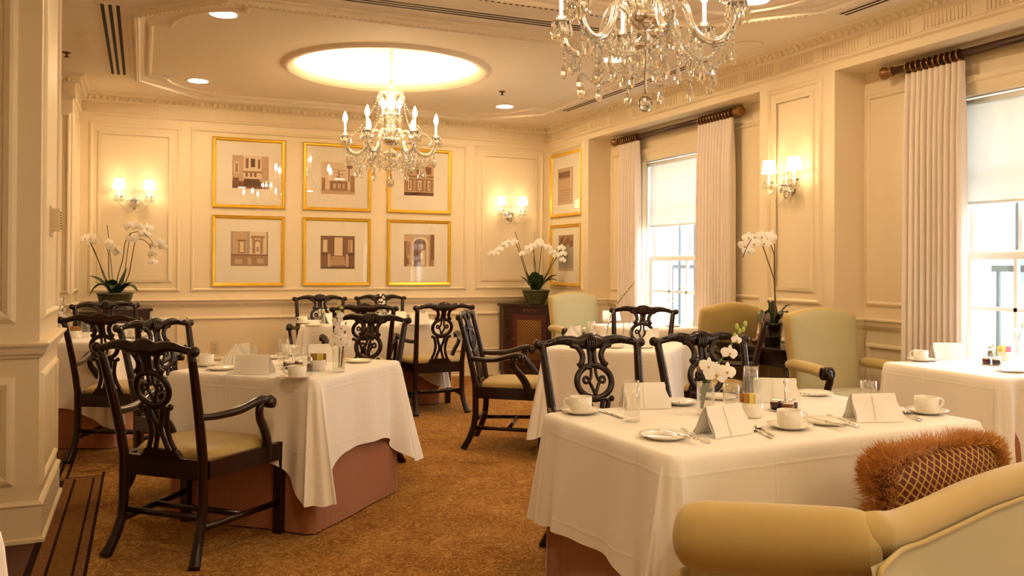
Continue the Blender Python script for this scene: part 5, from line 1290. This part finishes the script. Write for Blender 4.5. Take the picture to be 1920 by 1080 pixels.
# ---- half-hidden table behind the pier
sugar(141, 634, (1, 1, 0, 1), 'on the half-hidden table behind the pier')
put('tall', 160, 632, 'tall tumbler on the half-hidden table behind the pier')
vase(117, 628, 'sprig', 'on the half-hidden table behind the pier', 'white orchid spray just right of the pier at far left')
put('tent', 219, 630, 'white napkin tent on the half-hidden table seen between chair backs', 0)
cup(253, 633, 'white cup at the right end of the half-hidden table behind the pier', 0)
put('saucer', 283, 630, 'saucer at the far right corner of the half-hidden table')

# ================================================================== LIGHT AND CAMERA
def point(name, loc, power, col, r):
    l = bpy.data.lights.new(name, 'POINT'); l.energy = power; l.color = col; l.shadow_soft_size = r; o = bpy.data.objects.new(name, l); COL.objects.link(o); o.location = loc; return o
w = bpy.data.worlds.new('daylight'); SC.world = w; w.use_nodes = True; nt = w.node_tree; bg = nt.nodes['Background']
sky = nt.nodes.new('ShaderNodeTexSky'); sky.sky_type = 'HOSEK_WILKIE'; sky.turbidity = 6; sky.ground_albedo = .6; sky.sun_direction = V((-.5, .3, .75)).normalized()
mx = nt.nodes.new('ShaderNodeMix'); mx.data_type = 'RGBA'; mx.inputs['Factor'].default_value = .75; nt.links.new(sky.outputs[0], mx.inputs[6]); mx.inputs[7].default_value = (.82,.90,1,1)
nt.links.new(mx.outputs[2], bg.inputs['Color']); bg.inputs['Strength'].default_value = 9.0
for i, (w0, w1) in enumerate(WIN):
    l = bpy.data.lights.new('window_portal', 'AREA'); l.shape = 'RECTANGLE'; l.size = WZ1-WZ0; l.size_y = w1-w0; l.cycles.is_portal = True
    o = bpy.data.objects.new('window_portal', l); COL.objects.link(o); o.location = (5.2, (w0+w1)/2, (WZ0+WZ1)/2); o.rotation_euler = (0, pi/2, 0)
sl = bpy.data.lights.new('sun', 'SUN'); sl.energy = 16; sl.angle = radians(2); sl.color = (1,.97,.92); so = bpy.data.objects.new('sun', sl); COL.objects.link(so)
so.rotation_euler = V((.60,.15,-.78)).to_track_quat('-Z','Y').to_euler()          # high sun behind the house: lights the street, not the room
cam = bpy.data.cameras.new('camera'); co = bpy.data.objects.new('camera', cam); COL.objects.link(co)
cam.sensor_width = 36; cam.lens = F/1920*36; cam.shift_y = -(540-PPY)/1920; cam.clip_start = .05; cam.clip_end = 200
M = Matrix((CR, CU, -CF)).transposed().to_4x4(); M.translation = V((0, 0, EYE)); co.matrix_world = M
SC.camera = co
vs = SC.view_settings; vs.view_transform = 'Standard'; vs.look = 'None'; vs.gamma = 1; vs.use_curve_mapping = False; vs.exposure = 0.78
cy = SC.cycles; cy.use_denoising = True; cy.caustics_reflective = False; cy.caustics_refractive = False
cy.max_bounces = 10; cy.diffuse_bounces = 5; cy.glossy_bounces = 4; cy.transmission_bounces = 8; cy.transparent_max_bounces = 12; cy.sample_clamp_indirect = 12; cy.sample_clamp_direct = 0
